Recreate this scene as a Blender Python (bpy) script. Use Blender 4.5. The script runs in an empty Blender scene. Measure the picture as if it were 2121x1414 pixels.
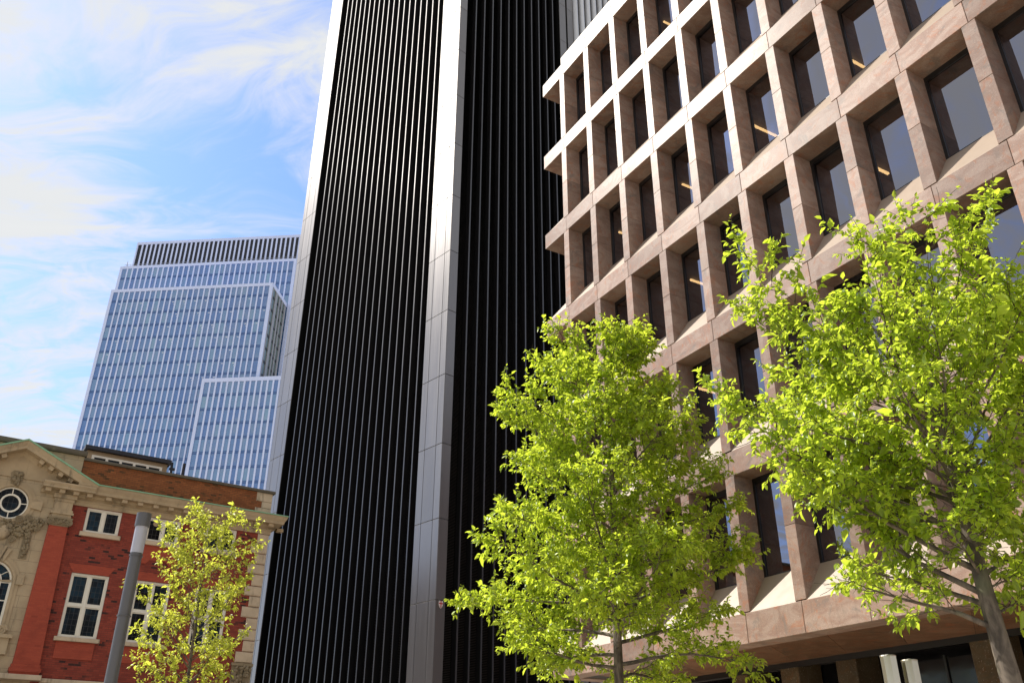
import bpy, math, random
import numpy as np
from mathutils import Vector, Matrix
R = math.radians
random.seed(7); rng = np.random.default_rng(11)
sc = bpy.context.scene
COL = sc.collection

# ------------------------------------------------------------------ camera
cam_d = bpy.data.cameras.new('camera'); cam = bpy.data.objects.new('camera', cam_d); COL.objects.link(cam)
cam.location = (0, 0, 1.6)
cam.rotation_euler = (Matrix.Rotation(R(90 + 27.317), 4, 'X') @ Matrix.Rotation(R(0.213), 4, 'Z')).to_euler()
cam_d.sensor_width = 36.0; cam_d.lens = 36.0 * 1803.86 / 2121.0
cam_d.clip_start = 0.1; cam_d.clip_end = 5000
sc.camera = cam

# ------------------------------------------------------------------ world, sun, exposure
SUN_AZ, SUN_EL = -65.0, 47.0                       # azimuth clockwise from +Y
w = bpy.data.worlds.new('World'); sc.world = w; w.use_nodes = True
nt = w.node_tree; nt.nodes.clear()
def N(nt, typ, ins=None, **kw):
    n = nt.nodes.new(typ)
    for k, v in kw.items(): setattr(n, k, v)
    for k, v in (ins or {}).items():
        s = n.inputs[k]
        if isinstance(v, bpy.types.NodeSocket): nt.links.new(v, s)
        else: s.default_value = v
    return n
def M(nt, op, a, b=None, c=None, clamp=False):
    n = nt.nodes.new('ShaderNodeMath'); n.operation = op; n.use_clamp = clamp
    for i, v in enumerate((a, b, c)):
        if v is None: continue
        if isinstance(v, bpy.types.NodeSocket): nt.links.new(v, n.inputs[i])
        else: n.inputs[i].default_value = v
    return n.outputs[0]
def VM(nt, op, a, b=None):
    n = nt.nodes.new('ShaderNodeVectorMath'); n.operation = op
    for i, v in enumerate((a, b)):
        if v is None: continue
        if isinstance(v, bpy.types.NodeSocket): nt.links.new(v, n.inputs[i])
        else: n.inputs[i].default_value = v
    return n
def MIX(nt, fac, a, b, mode='MIX'):
    n = nt.nodes.new('ShaderNodeMix'); n.data_type = 'RGBA'; n.blend_type = mode
    for i, v in ((0, fac), (6, a), (7, b)):
        if isinstance(v, bpy.types.NodeSocket): nt.links.new(v, n.inputs[i])
        else: n.inputs[i].default_value = (*v, 1) if isinstance(v, tuple) and len(v) == 3 else v
    return n.outputs[2]
def RAMP(nt, fac, *stops):
    n = nt.nodes.new('ShaderNodeValToRGB'); nt.links.new(fac, n.inputs[0])
    e = n.color_ramp.elements
    while len(e) < len(stops): e.new(0.5)
    for el, (p, c) in zip(e, stops):
        el.position = p; el.color = (c, c, c, 1) if not isinstance(c, tuple) else (*c, 1)
    return n.outputs[0]
def MAPR(nt, v, a, b, c=0.0, d=1.0):
    return N(nt, 'ShaderNodeMapRange', {0: v, 1: a, 2: b, 3: c, 4: d}, interpolation_type='SMOOTHSTEP').outputs[0]

sky = N(nt, 'ShaderNodeTexSky', sky_type='NISHITA', sun_disc=False)
sky.sun_elevation = R(SUN_EL); sky.sun_rotation = R(SUN_AZ); sky.altitude = 50
sky.air_density = 1.0; sky.dust_density = 0.6; sky.ozone_density = 2.0
tc = N(nt, 'ShaderNodeTexCoord').outputs['Generated']
sep = N(nt, 'ShaderNodeSeparateXYZ', {0: tc})
zc = M(nt, 'ADD', M(nt, 'MAXIMUM', sep.outputs[2], 0.0), 0.12)
pl = N(nt, 'ShaderNodeCombineXYZ', {0: M(nt, 'DIVIDE', sep.outputs[0], zc), 1: M(nt, 'DIVIDE', sep.outputs[1], zc)}).outputs[0]
warp = N(nt, 'ShaderNodeTexNoise', {'Vector': pl, 'Scale': 0.9, 'Detail': 3.0})
pw = VM(nt, 'ADD', pl, VM(nt, 'MULTIPLY', VM(nt, 'SUBTRACT', warp.outputs['Color'], (.5, .5, .5)).outputs[0], (.9, .9, 0)).outputs[0]).outputs[0]
st = N(nt, 'ShaderNodeMapping', {'Vector': pw, 'Rotation': (0, 0, R(-28)), 'Scale': (1.0, 2.4, 1), 'Location': (3.1, .4, 0)}).outputs[0]
n1 = N(nt, 'ShaderNodeTexNoise', {'Vector': st, 'Scale': 1.1, 'Detail': 9.0, 'Roughness': .56}).outputs[0]
st2 = N(nt, 'ShaderNodeMapping', {'Vector': pw, 'Rotation': (0, 0, R(12)), 'Scale': (.55, 4.2, 1)}).outputs[0]
n2 = N(nt, 'ShaderNodeTexNoise', {'Vector': st2, 'Scale': 2.6, 'Detail': 8.0, 'Roughness': .6}).outputs[0]
st3 = N(nt, 'ShaderNodeMapping', {'Vector': pw, 'Rotation': (0, 0, R(-40)), 'Scale': (1.0, 2.0, 1)}).outputs[0]
n3 = N(nt, 'ShaderNodeTexNoise', {'Vector': st3, 'Scale': 6.5, 'Detail': 10.0, 'Roughness': .62, 'Distortion': 1.2}).outputs[0]
den = M(nt, 'ADD', M(nt, 'ADD', M(nt, 'MULTIPLY', n1, .68), M(nt, 'MULTIPLY', n2, .32)), M(nt, 'MULTIPLY', M(nt, 'SUBTRACT', n3, .5), .55))
def lobe(d, tight, amp):                            # a broad cloud bank (or clearing) at a direction in the sky
    v = VM(nt, 'SUBTRACT', tc, d).outputs[0]
    v = VM(nt, 'MULTIPLY', v, tight).outputs[0]
    q = VM(nt, 'DOT_PRODUCT', v, v).outputs[1]
    return M(nt, 'MULTIPLY', M(nt, 'EXPONENT', M(nt, 'MULTIPLY', q, -1.0)), amp)
def pxdir(px, py):
    a, b = (px - 1060.5) / 1803.86, (707 - py) / 1803.86
    c, s = math.cos(R(27.317)), math.sin(R(27.317))
    return Vector((a, c - b * s, s + b * c)).normalized()[:]
for (px, py, t, a) in ((230, 130, (5, 5, 9), .23), (560, 60, (6, 6, 8), .12), (20, 430, (7, 7, 26), .20), (350, 320, (6.5, 6.5, 9), -.22), (560, 300, (8, 8, 9), -.12),
                       (60, 800, (6, 6, 8), .12), (300, 420, (7, 7, 40), .05), (90, 250, (6, 7, 12), .06), (640, 150, (9, 9, 7), .08)):
    den = M(nt, 'ADD', den, lobe(pxdir(px, py), t, a))
def azdir(a, e): return (math.sin(R(a)) * math.cos(R(e)), math.cos(R(a)) * math.cos(R(e)), math.sin(R(e)))
for (a_, e_, t, m_) in ((-90, 36, (1.5, 1.5, 1.8), .15), (130, 35, (1.1, 1.1, 1.3), .22), (-170, 30, (1.3, 1.3, 1.6), .14)):  # unseen cloud banks added off frame for fill light and window reflections
    den = M(nt, 'ADD', den, lobe(azdir(a_, e_), t, m_))
cl = MAPR(nt, den, .42, .76)
SKY_GAIN = 0.12
skyc = MIX(nt, 1.0, sky.outputs[0], (0.58, 0.68, 0.87), 'MULTIPLY')
veil = MAPR(nt, sep.outputs[2], .62, .0, .0, .42)
cloudc = MIX(nt, n2, (2.65, 2.72, 2.72), (2.95, 2.95, 2.9))
cfac = M(nt, 'MULTIPLY', M(nt, 'MAXIMUM', cl, veil), .97)
bg = N(nt, 'ShaderNodeBackground', {0: MIX(nt, cfac, skyc, cloudc), 1: SKY_GAIN})
N(nt, 'ShaderNodeOutputWorld', {0: bg.outputs[0]})

sl = bpy.data.lights.new('sun', 'SUN'); so = bpy.data.objects.new('sun', sl); COL.objects.link(so)
sl.energy = 3.0; sl.angle = R(0.53); sl.color = (1.0, .93, .83)
sd = Vector((math.sin(R(SUN_AZ)) * math.cos(R(SUN_EL)), math.cos(R(SUN_AZ)) * math.cos(R(SUN_EL)), math.sin(R(SUN_EL))))
so.rotation_euler = sd.to_track_quat('Z', 'Y').to_euler(); so.location = (0, 0, 120)
sc.view_settings.view_transform = 'Standard'; sc.view_settings.look = 'None'
sc.view_settings.exposure = 1.3; sc.view_settings.gamma = 1.0; sc.view_settings.use_curve_mapping = False
sc.cycles.max_bounces = 7; sc.cycles.transparent_max_bounces = 12; sc.cycles.caustics_reflective = False; sc.cycles.caustics_refractive = False
sc.cycles.sample_clamp_indirect = 4.0; sc.cycles.sample_clamp_direct = 0.9

# ------------------------------------------------------------------ mesh helpers
class MB:
    def __init__(s): s.v = []; s.f = []
    def add(s, vs, fs):
        o = len(s.v); s.v += [tuple(v) for v in vs]; s.f += [tuple(i + o for i in f) for f in fs]; return s
    def box(s, u0, u1, v0, v1, z0, z1):
        return s.add([(u0, v0, z0), (u1, v0, z0), (u1, v1, z0), (u0, v1, z0), (u0, v0, z1), (u1, v0, z1), (u1, v1, z1), (u0, v1, z1)],
                     [(0, 3, 2, 1), (4, 5, 6, 7), (0, 1, 5, 4), (1, 2, 6, 5), (2, 3, 7, 6), (3, 0, 4, 7)])
    def cbox(s, u0, u1, v0, v1, z0, z1, c=.008):      # box with a small chamfer round the front (v0) face
        o = [(u0, v0 + c, z0), (u1, v0 + c, z0), (u1, v0 + c, z1), (u0, v0 + c, z1)]
        i = [(u0 + c, v0, z0 + c), (u1 - c, v0, z0 + c), (u1 - c, v0, z1 - c), (u0 + c, v0, z1 - c)]
        b = [(u0, v1, z0), (u1, v1, z0), (u1, v1, z1), (u0, v1, z1)]
        fs = [(4, 5, 6, 7)]
        for k in range(4):
            n = (k + 1) % 4
            fs += [(k, n, 4 + n, 4 + k), (8 + k, 8 + n, n, k)]
        fs.append((11, 10, 9, 8))
        return s.add(o + i + b, fs)
    def prism(s, poly, v0, v1):                       # poly of (u, z), extruded in v
        n = len(poly)
        return s.add([(u, v0, z) for u, z in poly] + [(u, v1, z) for u, z in poly],
                     [tuple(range(n)), tuple(range(2 * n - 1, n - 1, -1))] + [(i, i + n, (i + 1) % n + n, (i + 1) % n) for i in range(n)])
    def prof(s, poly, u0, u1):                        # poly of (v, z), extruded in u
        n = len(poly)
        return s.add([(u0, v, z) for v, z in poly] + [(u1, v, z) for v, z in poly],
                     [tuple(range(n)), tuple(range(2 * n - 1, n - 1, -1))] + [(i, i + n, (i + 1) % n + n, (i + 1) % n) for i in range(n)])
    def tube(s, p0, p1, r0, r1, n=6, caps=False):
        p0, p1 = Vector(p0), Vector(p1); d = (p1 - p0)
        if d.length < 1e-6: return s
        d.normalize(); a = d.cross(Vector((0, 0, 1)) if abs(d.z) < .9 else Vector((1, 0, 0))).normalized(); b = d.cross(a)
        vs = []
        for p, r in ((p0, r0), (p1, r1)):
            for k in range(n):
                t = 2 * math.pi * k / n; vs.append(p + a * (math.cos(t) * r) + b * (math.sin(t) * r))
        fs = [(k, (k + 1) % n, n + (k + 1) % n, n + k) for k in range(n)]
        if caps: fs += [tuple(range(n - 1, -1, -1)), tuple(range(n, 2 * n))]
        return s.add(vs, fs)
    def ring(s, cu, cz, r0, r1, v0, v1, a0=0, a1=360, n=32):   # flat ring in the facade plane
        full = abs(a1 - a0) >= 360; m = n if full else n + 1; vs = []
        for k in range(m):
            t = R(a0 + (a1 - a0) * k / n)
            for r, v in ((r0, v0), (r1, v0), (r1, v1), (r0, v1)): vs.append((cu + r * math.cos(t), v, cz + r * math.sin(t)))
        fs = []
        for k in range(n):
            a, b = 4 * k, 4 * ((k + 1) % m)
            for q in range(4): fs.append((a + q, a + (q + 1) % 4, b + (q + 1) % 4, b + q))
        if not full: fs += [(0, 3, 2, 1), (4 * n, 4 * n + 1, 4 * n + 2, 4 * n + 3)]
        return s.add(vs, fs)
    def disc(s, cu, cz, r, v, n=32, a0=0, a1=360):
        vs = [(cu, v, cz)] + [(cu + r * math.cos(R(a0 + (a1 - a0) * k / n)), v, cz + r * math.sin(R(a0 + (a1 - a0) * k / n))) for k in range(n + 1)]
        return s.add(vs, [(0, k + 1, k + 2) for k in range(n)])
    def ball(s, c, r, sq=(1, 1, 1), seg=7, rings=5):
        vs = []; fs = []
        for i in range(1, rings):
            t = math.pi * i / rings
            for k in range(seg):
                p = 2 * math.pi * k / seg
                vs.append((c[0] + r * sq[0] * math.sin(t) * math.cos(p), c[1] + r * sq[1] * math.sin(t) * math.sin(p), c[2] + r * sq[2] * math.cos(t)))
        for i in range(rings - 2):
            for k in range(seg): fs.append((i * seg + k, i * seg + (k + 1) % seg, (i + 1) * seg + (k + 1) % seg, (i + 1) * seg + k))
        n = len(vs); vs += [(c[0], c[1], c[2] + r * sq[2]), (c[0], c[1], c[2] - r * sq[2])]
        for k in range(seg): fs += [(n, (k + 1) % seg, k), (n + 1, (rings - 2) * seg + k, (rings - 2) * seg + (k + 1) % seg)]
        return s.add(vs, fs)
    def mesh(s, name, mat=None, smooth=False, fix=True):
        me = bpy.data.meshes.new(name); me.from_pydata(s.v, [], s.f)
        if fix:
            import bmesh
            bm = bmesh.new(); bm.from_mesh(me); bmesh.ops.recalc_face_normals(bm, faces=bm.faces); bm.to_mesh(me); bm.free()
        if mat: me.materials.append(mat)
        if smooth: me.polygons.foreach_set('use_smooth', [True] * len(me.polygons))
        me.update(); return me
def tag(o, label=None, cat=None, group=None, kind=None):
    for k, v in (('label', label), ('category', cat), ('group', group), ('kind', kind)):
        if v: o[k] = v
    return o
def root(name, loc, rz, label, cat, group=None):
    o = bpy.data.objects.new(name, None); COL.objects.link(o); o.location = loc; o.rotation_euler = (0, 0, rz)
    return tag(o, label, cat, group)
def put(name, me, parent=None, loc=(0, 0, 0), kind=None, label=None, rot=None, scale=None):
    o = bpy.data.objects.new(name, me); COL.objects.link(o); o.location = loc
    if parent: o.parent = parent
    if rot: o.rotation_euler = rot
    if scale: o.scale = scale
    return tag(o, label=label, kind=kind)

# ------------------------------------------------------------------ materials
def newmat(name):
    m = bpy.data.materials.new(name); m.use_nodes = True; t = m.node_tree; t.nodes.clear()
    out = t.nodes.new('ShaderNodeOutputMaterial'); return m, t, out
def pbr(t, out, **ins):
    b = t.nodes.new('ShaderNodeBsdfPrincipled')
    for k, v in ins.items():
        k = k.replace('_', ' ')
        if isinstance(v, bpy.types.NodeSocket): t.links.new(v, b.inputs[k])
        else: b.inputs[k].default_value = (*v, 1) if isinstance(v, tuple) and len(v) == 3 else v
    t.links.new(b.outputs[0], out.inputs[0]); return b
def pos(t): return N(t, 'ShaderNodeNewGeometry').outputs['Position']
def objc(t): return N(t, 'ShaderNodeTexCoord').outputs['Object']
def noise(t, vec, scale, detail=4, rough=.55, dist=0, sc3=None, rot=None):
    if sc3 or rot: vec = N(t, 'ShaderNodeMapping', {'Vector': vec, 'Scale': sc3 or (1, 1, 1), 'Rotation': rot or (0, 0, 0)}).outputs[0]
    return N(t, 'ShaderNodeTexNoise', {'Vector': vec, 'Scale': scale, 'Detail': detail, 'Roughness': rough, 'Distortion': dist}).outputs[0]
def bump(t, h, strength=.3, dist=.01): return N(t, 'ShaderNodeBump', {'Height': h, 'Strength': strength, 'Distance': dist}).outputs[0]
def simple(name, col, rough=.5, metal=0.0, var=.12, nscale=1.5, bumps=0.0, spec=.5):
    m, t, out = newmat(name); p = pos(t)
    n = noise(t, p, nscale, 6, .6)
    c = MIX(t, n, tuple(x * (1 - var) for x in col), tuple(min(1, x * (1 + var)) for x in col))
    r = MAPR(t, noise(t, p, nscale * 2.3, 4), .2, .8, rough - .06, rough + .06)
    kw = dict(Base_Color=c, Roughness=r, Metallic=metal, Specular_IOR_Level=spec)
    if bumps: kw['Normal'] = bump(t, noise(t, p, nscale * 25, 4), bumps, .004)
    pbr(t, out, **kw); return m

def granite(name, light, pink, orange, grey, rough, seedoff):
    m, t, out = newmat(name); p = pos(t)
    rnd = N(t, 'ShaderNodeObjectInfo').outputs['Random']
    off = N(t, 'ShaderNodeCombineXYZ', {0: M(t, 'MULTIPLY', rnd, 37), 1: M(t, 'MULTIPLY', rnd, 91.7), 2: seedoff}).outputs[0]
    q = VM(t, 'ADD', p, off).outputs[0]
    n1 = noise(t, q, .8, 6, .62, 2.2, (1, 1, 1.9), (.4, .3, .7))
    n2 = noise(t, q, 1.6, 5, .6, 3.0, (1, 1.4, 1), (1.1, .2, .4))
    n3 = noise(t, q, 90, 3, .7); n4 = noise(t, q, 28, 3, .7)
    c = MIX(t, MAPR(t, n1, .40, .60), pink, light)
    c = MIX(t, MAPR(t, n2, .52, .68, 0, .65), c, orange)
    c = MIX(t, MAPR(t, noise(t, q, 1.1, 5, .6, 2.5), .54, .69, 0, .6), c, grey)
    c = MIX(t, MAPR(t, n3, .45, .36, 0, .6), c, (.10, .07, .06))
    c = MIX(t, MAPR(t, n4, .6, .68, 0, .35), c, (.52, .46, .40))
    tone = MAPR(t, rnd, 0, 1, .80, 1.16)
    c = MIX(t, 1.0, c, N(t, 'ShaderNodeCombineColor', {0: tone, 1: tone, 2: tone}).outputs[0], 'MULTIPLY')
    # faint vertical rain streaking
    s = noise(t, p, 1.0, 4, .6, 0, (7, 7, .35))
    c = MIX(t, MAPR(t, s, .56, .72, 0, .22), c, (.16, .13, .11))
    pbr(t, out, Base_Color=c, Roughness=MAPR(t, n4, .3, .7, rough - .05, rough + .06), Normal=bump(t, n3, .12, .003), Specular_IOR_Level=.13)
    return m
GR = granite('pink_granite', (.355, .262, .215), (.285, .19, .15), (.36, .16, .09), (.18, .16, .145), .40, 0)
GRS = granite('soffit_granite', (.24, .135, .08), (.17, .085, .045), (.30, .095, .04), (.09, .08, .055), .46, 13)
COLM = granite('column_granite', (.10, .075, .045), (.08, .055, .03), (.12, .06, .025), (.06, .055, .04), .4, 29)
SILL = simple('buff_sill_stone', (.33, .255, .19), .5, 0, .1, 2.0, .1)
def dark_joint(): return simple('joint_shadow_sealant', (.035, .028, .025), .8)
JOINT = dark_joint()
FRAME = simple('black_window_frame', (.012, .011, .011), .35)
def glassmat(name, tint, refl, ior, bumpy=.0):
    m, t, out = newmat(name)
    fr = N(t, 'ShaderNodeFresnel', {'IOR': ior}).outputs[0]
    tr = N(t, 'ShaderNodeBsdfTransparent', {0: (*tint, 1)})
    gl = N(t, 'ShaderNodeBsdfGlossy', {'Color': (*refl, 1), 'Roughness': .012})
    if bumpy:
        nb = bump(t, noise(t, pos(t), .55, 3), bumpy, .05); t.links.new(nb, gl.inputs['Normal'])
    t.links.new(N(t, 'ShaderNodeMixShader', {0: fr, 1: tr.outputs[0], 2: gl.outputs[0]}).outputs[0], out.inputs[0])
    return m
PANE = glassmat('tinted_office_glass', (.15, .13, .11), (.88, .88, 1.0), 2.9, .04)
INTER = simple('dim_office_interior', (.06, .05, .045), .8)
CEIL = simple('dim_office_ceiling', (.10, .09, .08), .8)
def emis(name, col, st):
    m, t, out = newmat(name); t.links.new(N(t, 'ShaderNodeEmission', {0: (*col, 1), 1: st}).outputs[0], out.inputs[0]); return m
LAMPM = emis('lit_ceiling_strip', (1.0, .72, .36), 3.2)
WARM = emis('lit_warm_bulb', (1.0, .5, .12), 5)

def metal_panel(name, col, rough, metal=.85):
    m, t, out = newmat(name); p = pos(t)
    rnd = N(t, 'ShaderNodeObjectInfo').outputs['Random']
    tone = MAPR(t, rnd, 0, 1, .93, 1.07)
    c = MIX(t, noise(t, p, 3, 5), tuple(x * .96 for x in col), tuple(x * 1.04 for x in col))
    c = MIX(t, 1.0, c, N(t, 'ShaderNodeCombineColor', {0: tone, 1: tone, 2: tone}).outputs[0], 'MULTIPLY')
    streak = noise(t, p, 1, 4, .6, 0, (9, 9, .2))
    pbr(t, out, Base_Color=c, Metallic=metal, Roughness=MAPR(t, streak, .3, .7, rough - .03, rough + .04), Normal=bump(t, noise(t, p, .5, 2), .06, .05)); return m
CLAD = metal_panel('grey_metal_cladding', (.19, .178, .172), .35, .75)
FINM = metal_panel('dark_anodised_fin', (.085, .082, .085), .36, .75)
LOUV = simple('black_louvre_metal', (.022, .019, .017), .5, 0, .1, 1, 0, .25)
BLADE = simple('shade_black_fin_blade', (.007, .0065, .007), .5, 0, .1, 1, 0, .3)
VOID = simple('black_backing', (.004, .004, .004), .9, 0, .1, 1, 0, .1)

def brickmat(name, c1, c2, dark, mortar, darkamt):
    m, t, out = newmat(name); o = objc(t); s = N(t, 'ShaderNodeSeparateXYZ', {0: o})
    v = N(t, 'ShaderNodeCombineXYZ', {0: M(t, 'ADD', s.outputs[0], s.outputs[1]), 1: s.outputs[2]}).outputs[0]
    b = N(t, 'ShaderNodeTexBrick', {'Vector': v, 'Color1': (0, 0, 0, 1), 'Color2': (1, 1, 1, 1), 'Mortar': (.5, .5, .5, 1), 'Scale': 1.0, 'Mortar Size': .0055, 'Mortar Smooth': .3,
          'Bias': 0.0, 'Brick Width': .225, 'Row Height': .077}, offset=.5)
    k = N(t, 'ShaderNodeSeparateColor', {0: b.outputs[0]}).outputs[0]
    c = MIX(t, k, c1, c2)
    c = MIX(t, M(t, 'MULTIPLY', MAPR(t, k, 1 - darkamt - .04, 1 - darkamt), MAPR(t, noise(t, o, 1.3, 3), .40, .55)), c, dark)
    c = MIX(t, b.outputs['Fac'], c, mortar)
    c = MIX(t, MAPR(t, noise(t, o, .9, 5, .65), .45, .75, 0, .45), c, tuple(x * .55 for x in c1))
    pbr(t, out, Base_Color=c, Roughness=.88, Normal=bump(t, M(t, 'SUBTRACT', 1.0, b.outputs['Fac']), .6, .008)); return m
BRICK = brickmat('red_brick', (.205, .031, .018), (.29, .050, .028), (.03, .012, .01), (.10, .035, .022), .09)
BRICKO = brickmat('brown_orange_brick', (.20, .060, .016), (.30, .10, .030), (.09, .04, .012), (.07, .04, .018), .12)
RUBBED = brickmat('rubbed_orange_brick', (.32, .054, .028), (.37, .068, .033), (.27, .045, .023), (.30, .056, .030), .05)
def stonemat(name, col, course=.42, joints=True):
    m, t, out = newmat(name); o = objc(t); s = N(t, 'ShaderNodeSeparateXYZ', {0: o})
    n = noise(t, o, 1.2, 6, .65); n5 = noise(t, o, 40, 4, .7)
    c = MIX(t, MAPR(t, n, .3, .7), tuple(x * .78 for x in col), col)
    c = MIX(t, MAPR(t, noise(t, o, .7, 6, .7, 0, (3, 3, .5)), .54, .72, 0, .8), c, (.12, .095, .06))
    c = MIX(t, MAPR(t, noise(t, o, 2.6, 5, .7), .58, .72, 0, .4), c, (.22, .19, .13))
    h = n5
    kw = dict(Roughness=.85)
    if joints:
        v = N(t, 'ShaderNodeCombineXYZ', {0: M(t, 'ADD', s.outputs[0], s.outputs[1]), 1: s.outputs[2]}).outputs[0]
        b = N(t, 'ShaderNodeTexBrick', {'Vector': v, 'Scale': 1.0, 'Mortar Size': .006, 'Mortar Smooth': .2, 'Brick Width': .95, 'Row Height': course}, offset=.5)
        c = MIX(t, b.outputs['Fac'], c, tuple(x * .42 for x in col))
    pbr(t, out, Base_Color=c, Normal=bump(t, h, .25, .006), **kw); return m
STONE = stonemat('portland_stone_ashlar', (.46, .36, .23))
STONEP = stonemat('portland_stone_plain', (.45, .345, .215), joints=False)
STONEQ = stonemat('pale_quoin_stone', (.56, .445, .31), joints=False)
STONED = stonemat('weathered_coping_stone', (.11, .09, .06), joints=False)
CARVE = stonemat('weathered_carved_stone', (.27, .21, .125), joints=False)
COPPER = simple('verdigris_copper', (.20, .38, .23), .7, 0, .3, 4)
WPAINT = simple('cream_white_paint', (.72, .68, .58), .5, 0, .08, 3)
OLDGL = None
def leaded():
    m, t, out = newmat('leaded_window_glass'); o = objc(t); s = N(t, 'ShaderNodeSeparateXYZ', {0: o})
    v = N(t, 'ShaderNodeCombineXYZ', {0: s.outputs[0], 1: s.outputs[2]}).outputs[0]
    b = N(t, 'ShaderNodeTexBrick', {'Vector': v, 'Color1': (0, 0, 0, 1), 'Color2': (1, 1, 1, 1), 'Scale': 1.0, 'Mortar Size': .006, 'Brick Width': .15, 'Row Height': .21}, offset=0.0)
    k = N(t, 'ShaderNodeSeparateColor', {0: b.outputs[0]}).outputs[0]
    c = MIX(t, M(t, 'MULTIPLY', k, MAPR(t, noise(t, o, .9, 2), .4, .6)), (.003, .004, .005), (.012, .034, .055))
    c = MIX(t, b.outputs['Fac'], c, (.05, .05, .05))
    pbr(t, out, Base_Color=c, Roughness=MAPR(t, k, 0, 1, .08, .2), Specular_IOR_Level=.12, Normal=bump(t, M(t, 'ADD', noise(t, o, 5, 3), k), .25, .01)); return m
OLDGL = leaded()
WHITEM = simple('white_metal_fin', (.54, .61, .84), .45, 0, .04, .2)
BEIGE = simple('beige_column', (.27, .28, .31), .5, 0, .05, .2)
def blueglass():
    m, t, out = newmat('blue_tower_glass')
    a = N(t, 'ShaderNodeAttribute', attribute_name='tint').outputs['Fac']
    c = MIX(t, a, (.035, .13, .37), (.13, .27, .42))
    c = MIX(t, MAPR(t, noise(t, pos(t), .35, 4, .6, 0, (1, 1, .5)), .45, .7, 0, .4), c, (.20, .27, .36))
    pbr(t, out, Base_Color=c, Roughness=.12, Specular_IOR_Level=.9, IOR=1.7); return m
BGL = blueglass()
SPAN = simple('dark_blue_spandrel', (.028, .085, .25), .3, 0, .1, .3, 0, .6)
PLANT = simple('black_plant_louvre', (.012, .012, .018), .6)
POLEG = simple('dark_grey_post_paint', (.085, .082, .085), .42, 0, .08, 6)
DIFF = simple('milky_lamp_diffuser', (.36, .36, .40), .2, 0, .1, 8)
STEEL = metal_panel('brushed_steel', (.50, .46, .38), .34, .9)
ROOFB = simple('black_roof_felt', (.012, .013, .02), .6)
PAVE = None
def paving():
    m, t, out = newmat('pale_bounce_paving'); p = pos(t)  # unseen ground, its colour raised pale and warm to bounce light upward
    b = N(t, 'ShaderNodeTexBrick', {'Vector': p, 'Color1': (.42, .37, .30, 1), 'Color2': (.48, .42, .34, 1), 'Mortar': (.12, .11, .1, 1), 'Scale': 1.0, 'Mortar Size': .006, 'Brick Width': .9, 'Row Height': .6})
    c = MIX(t, noise(t, p, .6, 5), b.outputs[0], (.40, .35, .28))
    pbr(t, out, Base_Color=c, Roughness=.8); return m
PAVE = paving()
def leafmat(name, dif, trans, dark, tmix=.45):
    m, t, out = newmat(name)
    a = N(t, 'ShaderNodeAttribute', attribute_name='tint').outputs['Fac']
    d = MIX(t, a, dark, dif); tr = MIX(t, a, tuple(x * .6 for x in trans), trans)
    b = t.nodes.new('ShaderNodeBsdfPrincipled'); t.links.new(d, b.inputs['Base Color']); b.inputs['Roughness'].default_value = .36; b.inputs['Specular IOR Level'].default_value = .6
    s = N(t, 'ShaderNodeBsdfTranslucent', {0: tr})
    t.links.new(N(t, 'ShaderNodeMixShader', {0: tmix, 1: b.outputs[0], 2: s.outputs[0]}).outputs[0], out.inputs[0]); return m
LEAF1 = leafmat('spring_green_leaf', (.28, .40, .04), (.80, .95, .07), (.09, .16, .015), .58)
LEAF2 = leafmat('fresh_green_leaf', (.28, .40, .04), (.78, .94, .07), (.08, .15, .015), .58)
LEAF3 = leafmat('yellow_green_leaf', (.40, .47, .05), (.88, .94, .11), (.24, .22, .03), .55)
def bark(name, c1, c2):
    m, t, out = newmat(name); p = pos(t); n = noise(t, p, 9, 5, .6, .5, (1, 1, .35)); k = noise(t, p, 3, 4)
    c = MIX(t, MAPR(t, n, .35, .65), c1, c2); c = MIX(t, MAPR(t, k, .55, .7, 0, .5), c, (.11, .12, .06))
    pbr(t, out, Base_Color=c, Roughness=.85, Normal=bump(t, n, .5, .01)); return m
BARK = bark('grey_brown_bark', (.05, .038, .028), (.15, .12, .09))
TWIG = simple('dark_twig_bark', (.07, .05, .03), .8, 0, .2, 6)

# ------------------------------------------------------------------ ground
gm = MB().add([(-700, -700, 0), (700, -700, 0), (700, 700, 0), (-700, 700, 0)], [(0, 1, 2, 3)]).mesh('ground', PAVE)
tag(put('ground', gm), kind='structure')

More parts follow.
